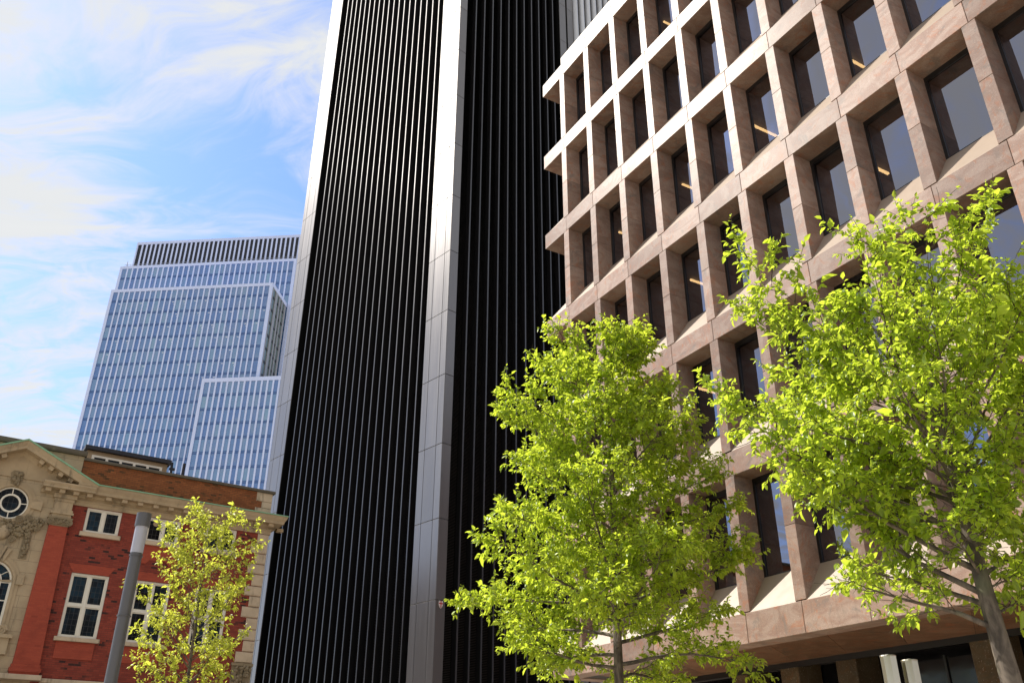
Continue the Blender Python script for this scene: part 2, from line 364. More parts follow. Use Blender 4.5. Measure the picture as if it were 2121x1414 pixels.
# ================================================================== GRANITE OFFICE BUILDING
GO = (2.00462, 25.78127); GA = R(-59.974); S = 1.6602
G = root('granite_office_building', (GO[0], GO[1], 0), GA, 'pink granite office block with deep egg-crate grid of recessed windows on the right', 'building')
NB = 14
ZL = [26.86, 23.16, 19.46, 15.76, 12.06, 8.36, 4.53]      # undersides of the bands
ZT = [z + .6 for z in ZL[:6]] + [5.18]
D = .59
def swap(mb):                                             # mirror a front piece round the corner onto the side facade
    mb.v = [(-1.54 + v, u + 1.54, z) for u, v, z in mb.v]; return mb
J = .0045
beam_c = {}
def beam_mesh(z0, z1, u0, u1, mat, name, v1=D):
    key = (round(z1 - z0, 3), round(u1 - u0, 3), name, v1)
    if key not in beam_c: beam_c[key] = MB().cbox(J, u1 - u0 - J, 0, v1, 0, z1 - z0).mesh(name, mat)
    return beam_c[key]
for j in range(7):
    z0, z1 = ZL[j], ZT[j]
    u = -1.54 + .0; cuts = [-1.54, -.14] + [k * S - .14 for k in range(1, NB + 1)]
    for a, b in zip(cuts[:-1], cuts[1:]):
        if a == -1.54:                                    # mitred corner stone
            m = MB().add([(a, 0, z0), (b - J, 0, z0), (b - J, D, z0), (a + D, D, z0), (a, 0, z1), (b - J, 0, z1), (b - J, D, z1), (a + D, D, z1)],
                         [(0, 3, 2, 1), (4, 5, 6, 7), (0, 1, 5, 4), (1, 2, 6, 5), (2, 3, 7, 6), (3, 0, 4, 7)]).mesh('band_stone', GR)
            put('band_stone', m, G)
        else: put('band_stone', beam_mesh(z0, z1, a, b, GR, 'band_stone'), G, (a, 0, z0))
    # side facade band, one long run of stones
    sc_ = [-1.54, -.14] + [k * S - .14 for k in range(1, 6)]
    for a, b in zip(sc_[:-1], sc_[1:]):
        if a == -1.54:
            mb = MB().add([(a, 0, z0), (b - J, 0, z0), (b - J, D, z0), (a + D, D, z0), (a, 0, z1), (b - J, 0, z1), (b - J, D, z1), (a + D, D, z1)],
                          [(0, 3, 2, 1), (4, 5, 6, 7), (0, 1, 5, 4), (1, 2, 6, 5), (2, 3, 7, 6), (3, 0, 4, 7)])
        else: mb = MB().cbox(a + J, b - J, 0, D, z0, z1)
        put('band_stone', swap(mb).mesh('band_stone', GR), G)
# dark joint backing just behind the stone faces
for j in range(7):
    put('joint_backing', MB().box(-1.50, NB * S - .2, .03, D - .02, ZL[j] + .012, ZT[j] - .012).mesh('joint_backing', JOINT), G)
# parapet course on the top band
for a, b in zip([-.19] + [k * S * 2 - .14 for k in range(1, 8)], [k * S * 2 - .14 for k in range(1, 8)] + [NB * S]):
    if b > a: put('parapet_stone', MB().cbox(a + J, b - J, .0, .5, 27.463, 27.83).mesh('parapet_stone', GR), G)
# piers, sills, windows
pier_c = {}; sill_c = {}; win_c = {}
def cached(c, key, fn):
    if key not in c: c[key] = fn()
    return c[key]
def sill_m(h, wid):
    return MB().prof([(.012, 0), (D + .02, 0), (D + .02, .84), (D - .002, .82)], 0, wid).mesh('sloping_sill', SILL)
def corner_sill():
    a = -1.54 + .012; return MB().add([(a, .012, 0), (-.318, .012, 0), (-.318, D, .82), (-1.54 + D, D, .82), (-.318, D, 0), (-1.54 + D, D, 0)],
                                      [(0, 1, 2, 3), (1, 4, 2), (0, 3, 5), (3, 2, 4, 5), (0, 5, 4, 1)])
lit = {0: (1,), 1: (), 2: (0, 1, 2, 3), 3: (1, 3), 4: (1,), 5: ()}
for j in range(6):
    zt, zb = ZL[j], ZT[j + 1]; h = zt - zb; hk = round(h, 3)
    zm = zb + h * .51
    for side in (0, 1):
        for k in range(NB if side == 0 else 5):
            u1 = k * S; u0 = u1 - .31
            lo = lambda: (swap(MB().cbox(-.31, 0, .004, D, .022, zm - zb - .004, .006)) if side else MB().cbox(-.31, 0, .004, D, .022, zm - zb - .004, .006)).mesh('pier_stone', GR)
            hi = lambda: (swap(MB().cbox(-.31, 0, .004, D, zm - zb + .004, h - .004, .006)) if side else MB().cbox(-.31, 0, .004, D, zm - zb + .004, h - .004, .006)).mesh('pier_stone', GR)
            off = (u1, 0, zb) if side == 0 else (0, u1, zb)
            put('pier_stone', cached(pier_c, (hk, 0, side), lo), G, off)
            put('pier_stone', cached(pier_c, (hk, 1, side), hi), G, off)
            if side == 0 or k < 4:
                wd = S - .31
                sm = lambda: (swap(MB().prof([(.012, 0), (D + .02, 0), (D + .02, .84), (D - .002, .82)], 0.003, wd - .003)) if side else MB().prof([(.012, 0), (D + .02, 0), (D + .02, .84), (D - .002, .82)], 0.003, wd - .003)).mesh('sloping_sill', SILL)
                put('sloping_sill', cached(sill_c, side, sm), G, off)
                def wf():
                    f = .045; b = MB(); hh = h - .80
                    b.box(0, wd, 0, .07, 0, f).box(0, wd, 0, .07, hh - .13, hh).box(0, f * 1.5, 0, .07, f, hh - .13).box(wd - f, wd, 0, .07, f, hh - .13)
                    if side: b.v = [(y, x, z) for x, y, z in b.v]
                    return b.mesh('window', FRAME)
                def gf():
                    f = .04; b = MB(); hh = h - .80
                    b.add([(f, .035, f), (wd - f, .035, f), (wd - f, .035, hh - f), (f, .035, hh - f)], [(0, 1, 2, 3)])
                    if side: b.v = [(y, x, z) for x, y, z in b.v]
                    return b.mesh('pane', PANE, fix=False)
                wo = put('window', cached(win_c, (hk, side, 'f'), wf), G, (u1, D, zb + .80) if side == 0 else (-1.54 + D, u1 + 1.54, zb + .80))
                po = put('pane', cached(win_c, (hk, side, 'p'), gf), wo)
                # each pane hangs a touch out of true, so reflections differ
                po.rotation_euler = (R(rng.normal(0, .40)), 0, R(rng.normal(0, .40)))
    cs = corner_sill(); cs.v = [(x, y, z + zb) for x, y, z in cs.v]; put('sloping_sill', cs.mesh('sloping_sill', SILL), G)
    ss = corner_sill(); ss.v = [(-1.54 + y, x + 1.54, z + zb) for x, y, z in ss.v]; put('sloping_sill', ss.mesh('sloping_sill', SILL), G)
    # black corner post behind the open corner
    put('corner_post', MB().box(-1.54 + D + .002, -.31, D + .002, D + .08, zb + .02, zt - .01).mesh('corner_post', FRAME), G)
    for k in lit[j]:
        u = .82 + 3.29 * k
        put('ceiling_light', MB().box(u - .03, u + .03, 1.5 + .3 * rng.random(), 2.3 + .9 * rng.random(), zt - .10, zt - .05).mesh('ceiling_light', LAMPM), G)
# floors and interior
for j in range(7):
    put('office_floor', MB().box(-1.54 + D + .05, NB * S, D + .08, 14.9, ZL[j] + (.1 if j == 6 else 0.0), ZT[j] - .02).mesh('office_floor', CEIL), G)
put('core_wall', MB().box(-.9, NB * S, 7.5, 7.8, 0, 26.86).mesh('core_wall', INTER), G)
put('end_wall', MB().box(NB * S - .3, NB * S + .2, .02, 15, 0, 27.8).mesh('end_wall', GR), G)
put('added_rear_wing', MB().box(-1.4, NB * S, 15, 48, 0, 27.4).mesh('added_rear_wing', GR), G)  # unseen depth added to block the sky reflected in the tower's right face
put('side_core_wall', MB().box(-1.54 + D, -.6, 8.4 - .3, 15, 0, 26.86).mesh('side_core_wall', GR), G)
put('roof', MB().box(-1.4, NB * S, .3, 15, 27.3, 27.44).mesh('roof', ROOFB), G)
# ground storey: soffit of granite slabs laid askew, columns and dark glazing
SOF = 3.12
cs = [(-1.54, -1.54)] + [(-.14 + k * 1.66, -.14 + k * 1.66) for k in range(0, NB + 1)]
for k in range(-1, NB):
    ua, ub = -.14 + k * S, -.14 + (k + 1) * S
    sh = 1.62
    a0, b0 = max(ua, -1.54), ub
    poly = [(a0 + J, .62), (b0 - J, .62), (b0 - J - sh, SOF), (a0 + J - sh, SOF)]
    poly = [(max(x, -1.54 + .62 if y < 1 else -1.54 + .62), y) for x, y in poly]
    if len(set(poly)) < 4: continue
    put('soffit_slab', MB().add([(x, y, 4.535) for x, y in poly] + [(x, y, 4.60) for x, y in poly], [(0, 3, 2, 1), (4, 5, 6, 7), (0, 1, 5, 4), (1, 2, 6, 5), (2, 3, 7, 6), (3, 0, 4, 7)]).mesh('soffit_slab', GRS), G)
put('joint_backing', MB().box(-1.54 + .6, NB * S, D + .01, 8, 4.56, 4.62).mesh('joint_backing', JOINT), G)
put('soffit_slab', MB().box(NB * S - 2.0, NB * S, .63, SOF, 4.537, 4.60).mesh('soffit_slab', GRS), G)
put('soffit_trim', MB().box(-.9, NB * S, SOF, SOF + .07, 4.40, 4.56).mesh('soffit_trim', FRAME), G)
for k in range(-1, 7):
    u = 4.31 + 1.79 * k if k < 2 else 4.31 + 1.79 * k + (k - 1) * 1.75
    if u > NB * S - 1: break
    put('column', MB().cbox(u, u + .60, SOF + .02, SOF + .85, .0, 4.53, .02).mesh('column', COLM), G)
put('shopfront', MB().box(-.8, NB * S, SOF + .9, SOF + .98, 0, 4.5).mesh('shopfront', simple('dark_shopfront_glass', (.006, .006, .007), .12)), G)
for k in range(18):
    put('shopfront_mullion', MB().box(-.7 + k * 1.3, -.65 + k * 1.3, SOF + .86, SOF + .9, 0, 4.35).mesh('shopfront_mullion', FRAME), G)
# cable along the foot of the sixth band
cb = MB()
for k in range(60):
    a, b = 5 + k * .2, 5.2 + k * .2
    cb.tube((a, .0 - .006, ZT[5] + .03 - .012 * math.sin(k * 1.9)), (b, -.006, ZT[5] + .03 - .012 * math.sin((k + 1) * 1.9)), .009, .009, 5)
put('cable', cb.mesh('cable', TWIG), G)

# ================================================================== LOUVRED TOWER
TC = (-3.5585, 42.0)
T = root('louvred_office_tower', (TC[0], TC[1], 0), R(-47.6), 'tall black louvred tower with vertical fins and pale grey metal corner piers', 'building')
P0, PS = 48.77, 3.914; joints = [P0 + PS * k for k in range(-12, 10)]; ZTOP = joints[-1]
pan_c = {}
def panel(u0, u1, side, j0, j1, lab='cladding_panel', off=0.0):
    g = .014
    if side == 'L': mb = MB().cbox(u0 + g, u1 - g, off, off + .06, 0 + g, j1 - j0 - g, .006)
    else:
        mb = MB().cbox(-.06, .06, 0, .06, 0, 1)
        mb = MB().cbox(u0 + g, u1 - g, 0, .06, g, j1 - j0 - g, .006); mb.v = [(-y + off, x, z) for x, y, z in mb.v]
    key = (u0, u1, side, round(j1 - j0, 3), off)
    return put(lab, cached(pan_c, key, lambda: mb.mesh(lab, CLAD)), T, (0, 0, j0))
jl = [1.0] + joints
for j0, j1 in zip(jl[:-1], jl[1:]):
    for a, b in ((-2.0, -1.47), (-1.47, -.52), (-.52, 0), (-18.93, -18.45), (-18.45, -17.5), (-17.5, -17.02)): panel(a, b, 'L', j0, j1)
    for a, b in ((.0, .60), (9.68, 10.39), (10.55, 11.21)): panel(a, b, 'R', j0, j1)
VOIDB = MB().box(-1.99, -.07, .055, .5, 0, ZTOP).box(-18.92, -17.03, .055, 6, 0, ZTOP).box(-.5, -.065, .055, .59, 0, ZTOP).box(-.5, -.065, 9.69, 11.2, 0, ZTOP)
put('panel_backing', VOIDB.mesh('panel_backing', VOID), T)
put('core', MB().box(-18.85, -.45, .46, 24, 0, ZTOP - .2).mesh('core', VOID), T)
put('side_return', MB().box(-19.0, -18.94, .02, 24, 0, ZTOP).mesh('side_return', CLAD), T)
# louvre bays: real slats, one shared mesh
def louvre_mesh(wid, side):
    b = MB(); nsl = int((ZTOP - 1) / .075); vs = []; fs = []
    for i in range(nsl):
        z = 1 + i * .075; o = len(vs)
        vs += [(0, .0, z), (wid, .0, z), (wid, .045, z + .05), (0, .045, z + .05)]; fs.append((o, o + 1, o + 2, o + 3))
    b.v = vs; b.f = fs
    if side: b.v = [(-y, x, z) for x, y, z in b.v]
    return b.mesh('louvre_screen', LOUV, fix=False)
LW = .7475
lmL = louvre_mesh(.64, 0); lmR = louvre_mesh(.66, 1)
def two_mat(mb, m2, nfaces):                            # metal nosing; blade coloured near black for the shade on fin sides
    me = mb.mesh('fin', FINM, fix=False); me.materials.append(m2)
    for p in me.polygons:
        if p.index >= nfaces: p.material_index = 1
    return me
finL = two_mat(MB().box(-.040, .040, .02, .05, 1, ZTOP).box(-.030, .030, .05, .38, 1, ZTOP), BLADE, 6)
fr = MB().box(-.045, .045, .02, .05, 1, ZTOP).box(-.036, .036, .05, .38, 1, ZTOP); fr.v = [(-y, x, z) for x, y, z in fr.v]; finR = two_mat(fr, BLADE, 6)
for k in range(19):
    u = -2.56 - LW * k
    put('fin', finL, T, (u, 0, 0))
    put('louvre_screen', lmL, T, (u - .70, .34, 0), kind='stuff')
put('louvre_screen', MB().add([(0, 0, 1 + i * .075) for i in range(0)], []).mesh('louvre_screen') if False else lmL, T, (-2.53, .34, 0), kind='stuff', scale=(.75, 1, 1))
for k in range(11):
    v = 1.40 + .756 * k
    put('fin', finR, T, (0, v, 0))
    put('louvre_screen', lmR, T, (-.34, v + .045, 0), kind='stuff')
put('louvre_screen', lmR, T, (-.34, .66, 0), kind='stuff')
# rounded pale fins of the wing beyond
hc = MB(); nseg = 10
for i in range(nseg):
    t0, t1 = math.pi * i / nseg, math.pi * (i + 1) / nseg
    f = lambda t: (.34 * math.sin(t), .235 - .235 * math.cos(t))
    (x0, y0), (x1, y1) = f(t0), f(t1)
    hc.add([(x0, y0, 1), (x1, y1, 1), (x1, y1, ZTOP), (x0, y0, ZTOP)], [(0, 1, 2, 3)])
RF = metal_panel('pale_rounded_fin_metal', (.55, .55, .56), .45, .5)
hm = hc.mesh('rounded_fin', RF, smooth=True)
for k in range(12): put('rounded_fin', hm, T, (-.1, 11.28 + .76 * k, 0))
put('wing_wall', MB().box(-3, -.1, 11.21, 21, 0, ZTOP).mesh('wing_wall', VOID), T)
# civic shield on the tower return
sh = root('wall_shield', (0, 0, 0), 0, 'small white shield with red cross on the dark side of the tower corner', 'sign')
Tm = Matrix.Translation((TC[0], TC[1], 0)) @ Matrix.Rotation(R(-47.6), 4, 'Z')
sh.matrix_world = Tm @ Matrix.Translation((.05, .30, 9.44)) @ Matrix.Rotation(R(90), 4, 'Z')
shp = [(-.12, .16), (.12, .16), (.12, -.02), (.07, -.13), (0, -.19), (-.07, -.13), (-.12, -.02)]
put('shield_plate', MB().prism(shp, 0, .03).mesh('shield_plate', simple('white_enamel', (.62, .58, .56), .4)), sh)
put('red_cross', MB().box(-.025, .025, -.006, 0, -.16, .155).box(-.115, -.0252, -.006, 0, .01, .06).box(.0252, .115, -.006, 0, .01, .06).mesh('red_cross', simple('red_enamel', (.45, .02, .02), .4)), sh)

# ================================================================== BLUE GLASS TOWER
BO = (-122.641, 230.0)
B = root('blue_glass_tower', (BO[0], BO[1], 0), R(-5.2), 'distant stepped blue glass office tower striped with white vertical fins', 'building')
def tinted(me, vals):
    a = me.attributes.new('tint', 'FLOAT', 'FACE'); a.data.foreach_set('value', vals); return me
wv = {}
def bwin(wd, h, n):
    m = MB().add([(0, 0, 0), (wd, 0, 0), (wd, 0, h), (0, 0, h)], [(0, 1, 2, 3)]).mesh('window', BGL, fix=False)
    return tinted(m, [n / 4])
wins = []                                           # (z, u, v, width, height, side)
def block(u0, u1, v, ztop, band, pitch, fw, zbot, rows, deep, edge=.9, glass=True):
    put('corner_band', MB().box(u0, u1, v - .18, v + .4, ztop - band, ztop).mesh('top_band', WHITEM), B)
    put('edge_band', MB().box(u0, u0 + edge, v - .18, v + .4, zbot, ztop - band).mesh('edge_band', WHITEM), B)
    put('edge_band', MB().box(u1 - edge, u1, v - .18, v + .4, zbot, ztop - band).mesh('edge_band', WHITEM), B)
    n = round((u1 - u0 - 2 * edge) / pitch); p = (u1 - u0 - 2 * edge) / n
    fm = MB().box(-fw / 2, fw / 2, -.12, .05, zbot, ztop - band).mesh('fin', WHITEM)
    for k in range(1, n): put('fin', fm, B, (u0 + edge + p * k, v, 0))
    if glass:
        for r, z in enumerate(rows):
            put('spandrel_band', MB().box(u0 + edge, u1 - edge, v - .02, v + .3, z - .40, z - .08).box(u0 + edge, u1 - edge, v + .02, v + .3, z + .08, z + .34).mesh('spandrel_band', SPAN), B)
        tops = [ztop - band] + rows
        for hi, lo in zip(tops[:-1], tops[1:]):
            for k in range(n): wins.append((lo, u0 + edge + p * k, v + .05, p, hi - lo))
    return n, p
rows_main = [133.5 - 4.27 * k for k in range(15)]
block(0, 50.75, 0, 137.6, 1.0, 1.714, .44, 60, rows_main, 13)
block(-7.4, 52.0, 13, 154.5, .95, 1.72, .48, 100, [149.9, 145.6, 141.3, 137.0, 132.7, 128.4, 124.1, 119.8, 115.5, 111.2], 10)
nb, pb = block(-5.4, 56, 16, 165.9, 1.0, 1.55, .58, 150, [], 10, .5, False)
put('plant_louvres', MB().box(-5, 55.8, 16.1, 16.3, 150, 165).mesh('plant_louvres', PLANT), B)
block(34.66, 60.0, -1.2, 105.8, 1.2, 1.735, .52, 60, [100.7 - 4.3 * k for k in range(9)], 13)
wins = [q for q in wins if q[0] > 70]
wins.sort(key=lambda q: q[0] + q[2] * 3)
wcache = {}
stuffv = MB(); stuffa = []
for i, (z, u, v, wd, h) in enumerate(wins):
    n = int(min(4, abs(rng.normal(1.2, 1.3))))
    if i < 300:
        key = (round(wd, 3), round(h, 2), n)
        put('window', cached(wcache, key, lambda: bwin(wd, h, n)), B, (u, v, z))
    else:
        stuffv.add([(u, v, z), (u + wd, v, z), (u + wd, v, z + h), (u, v, z + h)], [(0, 1, 2, 3)]); stuffa.append(n / 4)
put('window_glazing', tinted(stuffv.mesh('window_glazing', BGL, fix=False), stuffa), B, kind='stuff')
litb = MB()                                          # office strip lights just behind the glass, upper storeys
for r in range(1, 8):
    zf = rows_main[r - 1] if r else 0
    for k in range(29):
        if (k + r) % 2 == 0 and rng.random() < .8 - .08 * r:
            u = .9 + 1.689 * k + .75; litb.box(u, u + .55, .0, .03, zf - 1.1, zf - 1.0)
            if rng.random() < .5: litb.box(u + .4, u + .6, .0, .03, zf - 1.85, zf - 1.75)
put('office_lights', litb.mesh('office_lights', emis('blue_tower_office_light', (1, .95, .9), .36)), B, kind='stuff')
# side return of the main slab: beige columns, green-grey glass
put('side_glass', tinted(MB().add([(50.6, 0, 60), (50.6, 13, 60), (50.6, 13, 137), (50.6, 0, 137)], [(0, 1, 2, 3)]).mesh('side_glass', simple('grey_green_side_glass', (.10, .14, .13), .2), fix=False), [0]), B)
for v, wd in ((.5, .5), (3.2, 1.6), (6.4, .9), (8.6, .7), (11.2, 1.2)):
    put('side_column', MB().box(50.4, 50.85, v, v + wd, 60, 136.6).mesh('side_column', BEIGE), B)
for z in rows_main: put('side_spandrel', MB().box(50.5, 50.7, .4, 13, z - .3, z + .4).mesh('side_spandrel', PLANT), B)
put('side_top_band', MB().box(50.4, 50.9, 0, 13, 136.4, 137.6).mesh('side_top_band', WHITEM), B)
put('roof_slab', MB().box(0, 50.7, .3, 13, 136.9, 137.5).box(-7.3, 52, 13.3, 40, 153.6, 154.4).mesh('roof_slab', WHITEM), B)
put('tower_core', MB().box(.3, 50.3, .6, 40, 0, 136.8).box(-7.2, 51.7, 13.5, 40, 0, 153.5).box(-5.2, 55.8, 16.5, 40, 0, 165.5).box(35, 60, -.6, 12, 0, 105.6).mesh('tower_core', SPAN), B)
rl = MB()
for k in range(60): rl.tube((-6.5 + k, 13.6, 154.5), (-6.5 + k, 13.6, 155.6), .04, .04, 4)
rl.box(-6.5, 51.5, 13.57, 13.63, 155.55, 155.65).box(-6.5, 51.5, 13.57, 13.63, 155.0, 155.06)
put('roof_railing', rl.mesh('roof_railing', BEIGE), B)
put('roof_mast', MB().tube((-5.9, 13.8, 154.4), (-5.9, 13.8, 157.0), .12, .08, 6).mesh('roof_mast', BEIGE), B)

# ================================================================== RED BRICK BUILDING
RO = (-10.7013, 38.0)
H = root('red_brick_building', (RO[0], RO[1], 0), R(34), 'old red brick building with stone cornice, pediment and round window at lower left', 'building')
def wall_holes(u0, u1, z0, z1, holes, v0, v1, mat, name):
    us = sorted({u0, u1, *[x for h in holes for x in h[:2] if u0 < x < u1]}); zs = sorted({z0, z1, *[x for h in holes for x in h[2:] if z0 < x < z1]})
    b = MB()
    for a, c in zip(us[:-1], us[1:]):
        for e, f in zip(zs[:-1], zs[1:]):
            mu, mz = (a + c) / 2, (e + f) / 2
            if any(h[0] < mu < h[1] and h[2] < mz < h[3] for h in holes): continue
            b.box(a, c, v0, v1, e, f)
    return put(name, b.mesh(name, mat), H)
UW = [(-7.42, -6.10, 10.62, 11.597), (-5.08, -3.76, 10.62, 11.597), (-2.70, -1.38, 10.62, 11.597)]
LWn = [(-7.45, -6.08, 6.68, 9.04), (-5.08, -3.71, 6.68, 9.04), (-2.70, -1.34, 6.68, 9.04)]
wall_holes(-7.99, -.04, 0, 11.6, UW + LWn, 0, .4, BRICK, 'brick_wall')
def win(u0, u1, z0, z1, tall):
    f = .085; v0 = .05
    b = MB().cbox(u0, u1, v0, .16, z1 - f, z1).cbox(u0, u1, v0, .16, z0, z0 + f * .8).cbox(u0, u0 + f, v0, .16, z0 + f * .8, z1 - f).cbox(u1 - f, u1, v0, .16, z0 + f * .8, z1 - f)
    m = (u0 + u1) / 2; b.cbox(m - .06, m + .06, v0 + .01, .16, z0 + f * .8, z1 - f)
    zt = None
    if tall:
        zt = z0 + (z1 - z0) * .5; b.cbox(u0 + f, m - .06, v0 + .012, .16, zt - .05, zt + .05).cbox(m + .06, u1 - f, v0 + .012, .16, zt - .05, zt + .05)
    w_ = put('window', b.mesh('window', WPAINT), H)
    spans = [(z0 + f * .8, z1 - f)] if not tall else [(z0 + f * .8, zt - .05), (zt + .05, z1 - f)]
    for a, c in ((u0 + f, m - .06), (m + .06, u1 - f)):
        for e, g in spans:
            s = .035
            put('sash', MB().box(a, c, .09, .13, e, e + s).box(a, c, .09, .13, g - s, g).box(a, a + s, .09, .13, e + s, g - s).box(c - s, c, .09, .13, e + s, g - s).mesh('sash', WPAINT), w_)
            po = put('pane', MB().add([(a, .12, e), (c, .12, e), (c, .12, g), (a, .12, g)], [(0, 1, 2, 3)]).mesh('pane', OLDGL, fix=False), w_)
for q in UW:
    win(*q, False)
    put('window_sill', MB().cbox(q[0] - .10, q[1] + .10, -.12, .1, 10.45, 10.618, .012).mesh('window_sill', STONEQ), H)
rd = MB()
for cu in (-4.72, -4.13): rd.disc(cu, 11.38, .11, .118, 20)
put('blind_roundel', rd.mesh('blind_roundel', STONEP, fix=False), H)
for q in LWn:
    win(*q, True)
    put('window_sill', MB().cbox(q[0] - .11, q[1] + .11, -.13, .1, 6.53, 6.677, .012).mesh('window_sill', STONEQ), H)
    put('brick_lintel', MB().prism([(q[0] + .03, 9.045), (q[1] - .06, 9.045), (q[1] + .15, 9.37), (q[0] - .19, 9.37)], -.02, .05).mesh('brick_lintel', RUBBED), H)
    put('apron_panel', MB().cbox(q[0], q[1] - .02, -.035, .05, 5.91, 6.53, .01).mesh('apron_panel', RUBBED), H)
put('apron_panel', MB().prism([(-5.12, 10.45), (-3.72, 10.45), (-3.72, 9.72), (-3.95, 9.70), (-4.1, 9.86), (-4.74, 9.86), (-4.86, 9.70), (-5.12, 9.70)], -.03, .05).mesh('apron_panel', RUBBED), H)
put('rear_mass', MB().box(-22, -.3, .42, 14, 0, 12.3).mesh('rear_mass', VOID), H)
put('roof', MB().box(-22, -.4, .7, 14, 12.32, 12.5).mesh('roof', ROOFB), H)
wall_holes(-22, -12.31, 0, 11.6, [], 0, .4, BRICK, 'brick_wall')
# quoins, long and short
zs = [11.60, 11.17, 10.73, 10.28, 9.85, 9.35, 8.93, 8.49, 8.04, 7.58, 7.13, 6.69, 6.25]
for i, (a, b) in enumerate(zip(zs[:-1], zs[1:])):
    L = -.46 if i % 2 == 0 else -.71
    put('quoin', MB().cbox(L, .03, -.055, .45 if i % 2 else .3, b + .012, a - .012, .035).mesh('quoin', STONEQ), H)
put('quoin_backing', MB().box(-.44, -.0, .0, .45, 0, 11.6).mesh('quoin_backing', JOINT), H)
put('side_wall', MB().box(-.41, -.02, .45, 14, 0, 13.4).mesh('side_wall', BRICK), H)
# carved console under the quoins
co = MB().box(-.84, .06, -.12, .3, 6.13, 6.24).box(-.8, .03, -.05, .3, 5.2, 6.13)
for k in range(60):
    co.ball((rng.uniform(-.75, .0), -.07 - rng.random() * .08, rng.uniform(5.3, 6.1)), rng.uniform(.04, .1), seg=6, rings=4)
put('carved_console', co.mesh('carved_console', CARVE, smooth=False), H)
for z0, z1 in ((0, .0),): pass
put('quoin', MB().cbox(-.8, .03, -.05, .3, 3.0, 5.18, .03).mesh('quoin', STONEQ), H)
# cornice along the wing
prof = [(.0, 11.60), (-.05, 11.60), (-.05, 11.74), (-.08, 11.76), (-.08, 11.82), (-.03, 11.84), (-.03, 11.90), (-.12, 11.93), (-.16, 12.02), (-.46, 12.03), (-.46, 12.06), (-.48, 12.14), (-.54, 12.24), (-.57, 12.33), (-.57, 12.37), (.3, 12.40), (.3, 11.6)]
def cornice_run(u0, u1, name='cornice', dz=0, vo=0): return MB().prof([(v + vo if v < .2 else v, z + dz) for v, z in prof], u0, u1)
cor = cornice_run(-8.0, .03)
# mitred return at the right-hand corner
n = len(prof)
vs = [(.03 if False else 0.03, v, z) for v, z in prof]
ret = MB(); ret.v = [(.03, v, z) for v, z in prof] + [(.03 - v * 1.0, v, z) for v, z in prof] + [(.03 - v, 1.2, z) for v, z in prof] + [(.03, 1.2, z) for v, z in prof]
for i in range(n):
    k = (i + 1) % n
    ret.f += [(i, k, n + k, n + i), (n + i, n + k, 2 * n + k, 2 * n + i)]
put('cornice', cor.mesh('cornice', STONEP), H)
put('cornice_return', ret.mesh('cornice_return', STONEP), H)
mod = MB().cbox(-.105, .105, -.40, -.1, 11.885, 12.03, .015).mesh('modillion', STONEP)
for k in range(12):
    put('modillion', mod, H, (-6.78 + .612 * k, 0, 0))
put('modillion', mod, H, (.35, .35, 0), rot=(0, 0, R(90)))
cg = MB().prof([(-.61, 12.36), (-.61, 12.405), (.3, 12.435), (.3, 12.405)], -7.3, .60).box(.57, .63, -.6, 1.2, 12.372, 12.405)
put('copper_flashing', cg.mesh('copper_flashing', COPPER), H)
# attic parapet
put('attic_wall', MB().box(-7.93, -.05, .12, .45, 12.38, 13.47).mesh('attic_wall', BRICKO), H)
for a, b, L in ((13.47, 13.07, -.71), (13.06, 12.78, -.45), (12.77, 12.40, -.72)):
    put('quoin', MB().cbox(L, .0, .09, .5, b, a, .015).mesh('quoin', STONEQ), H)
put('attic_coping', MB().prof([(.02, 13.475), (.02, 13.55), (.06, 13.60), (.5, 13.62), (.5, 13.475)], -7.95, .10).mesh('attic_coping', STONED), H)
put('stone_attic', MB().box(-12.35, -7.95, .10, .6, 12.38, 13.62).mesh('stone_attic', STONE), H)
put('attic_coping', MB().prof([(-.02, 13.625), (-.04, 13.70), (.0, 13.84), (.6, 13.86), (.6, 13.625)], -12.5, -7.88).mesh('attic_coping', STONED), H)
put('attic_coping', MB().prof([(.02, 13.475), (.02, 13.55), (.06, 13.60), (.5, 13.62), (.5, 13.475)], -22, -12.51).mesh('attic_coping', STONED), H)
put('attic_wall', MB().box(-22, -12.36, .12, .45, 12.38, 13.47).mesh('attic_wall', BRICKO), H)
put('cornice', cornice_run(-22, -12.95).mesh('cornice', STONEP), H)
# stone centre bay
UC = -10.12
wall_holes(-12.3, -7.995, 0, 13.0, [(UC - .74, UC + .74, 5.9, 9.16), (UC - .66, UC + .66, 10.66, 11.98)], .0, .35, STONE, 'ashlar_wall')
def spandrel_fill(cz, r, a0, a1, zlo, zhi, half, name):          # square hole to round hole
    b = MB(); n_ = 24
    for k in range(n_):
        t0, t1 = R(a0 + (a1 - a0) * k / n_), R(a0 + (a1 - a0) * (k + 1) / n_)
        def outer(t):
            c, s_ = math.cos(t), math.sin(t); m_ = min(half / max(abs(c), 1e-6), ((zhi - cz) if s_ > 0 else (cz - zlo)) / max(abs(s_), 1e-6)); return UC + c * m_, cz + s_ * m_
        i0 = (UC + r * math.cos(t0), cz + r * math.sin(t0)); i1 = (UC + r * math.cos(t1), cz + r * math.sin(t1)); o0, o1 = outer(t0), outer(t1)
        b.add([(i0[0], .002, i0[1]), (i1[0], .002, i1[1]), (o1[0], .002, o1[1]), (o0[0], .002, o0[1]), (i0[0], .3, i0[1]), (i1[0], .3, i1[1])], [(0, 1, 2, 3), (0, 4, 5, 1)])
    return put(name, b.mesh(name, STONEP, fix=False), H)
spandrel_fill(11.32, .61, 0, 360, 10.66, 11.98, .66, 'oculus_stone')
oc = put('round_window', MB().ring(UC, 11.32, .56, .62, .03, .2).mesh('round_window', WPAINT), H)
bars = MB().ring(UC, 11.32, .29, .36, .05, .12)
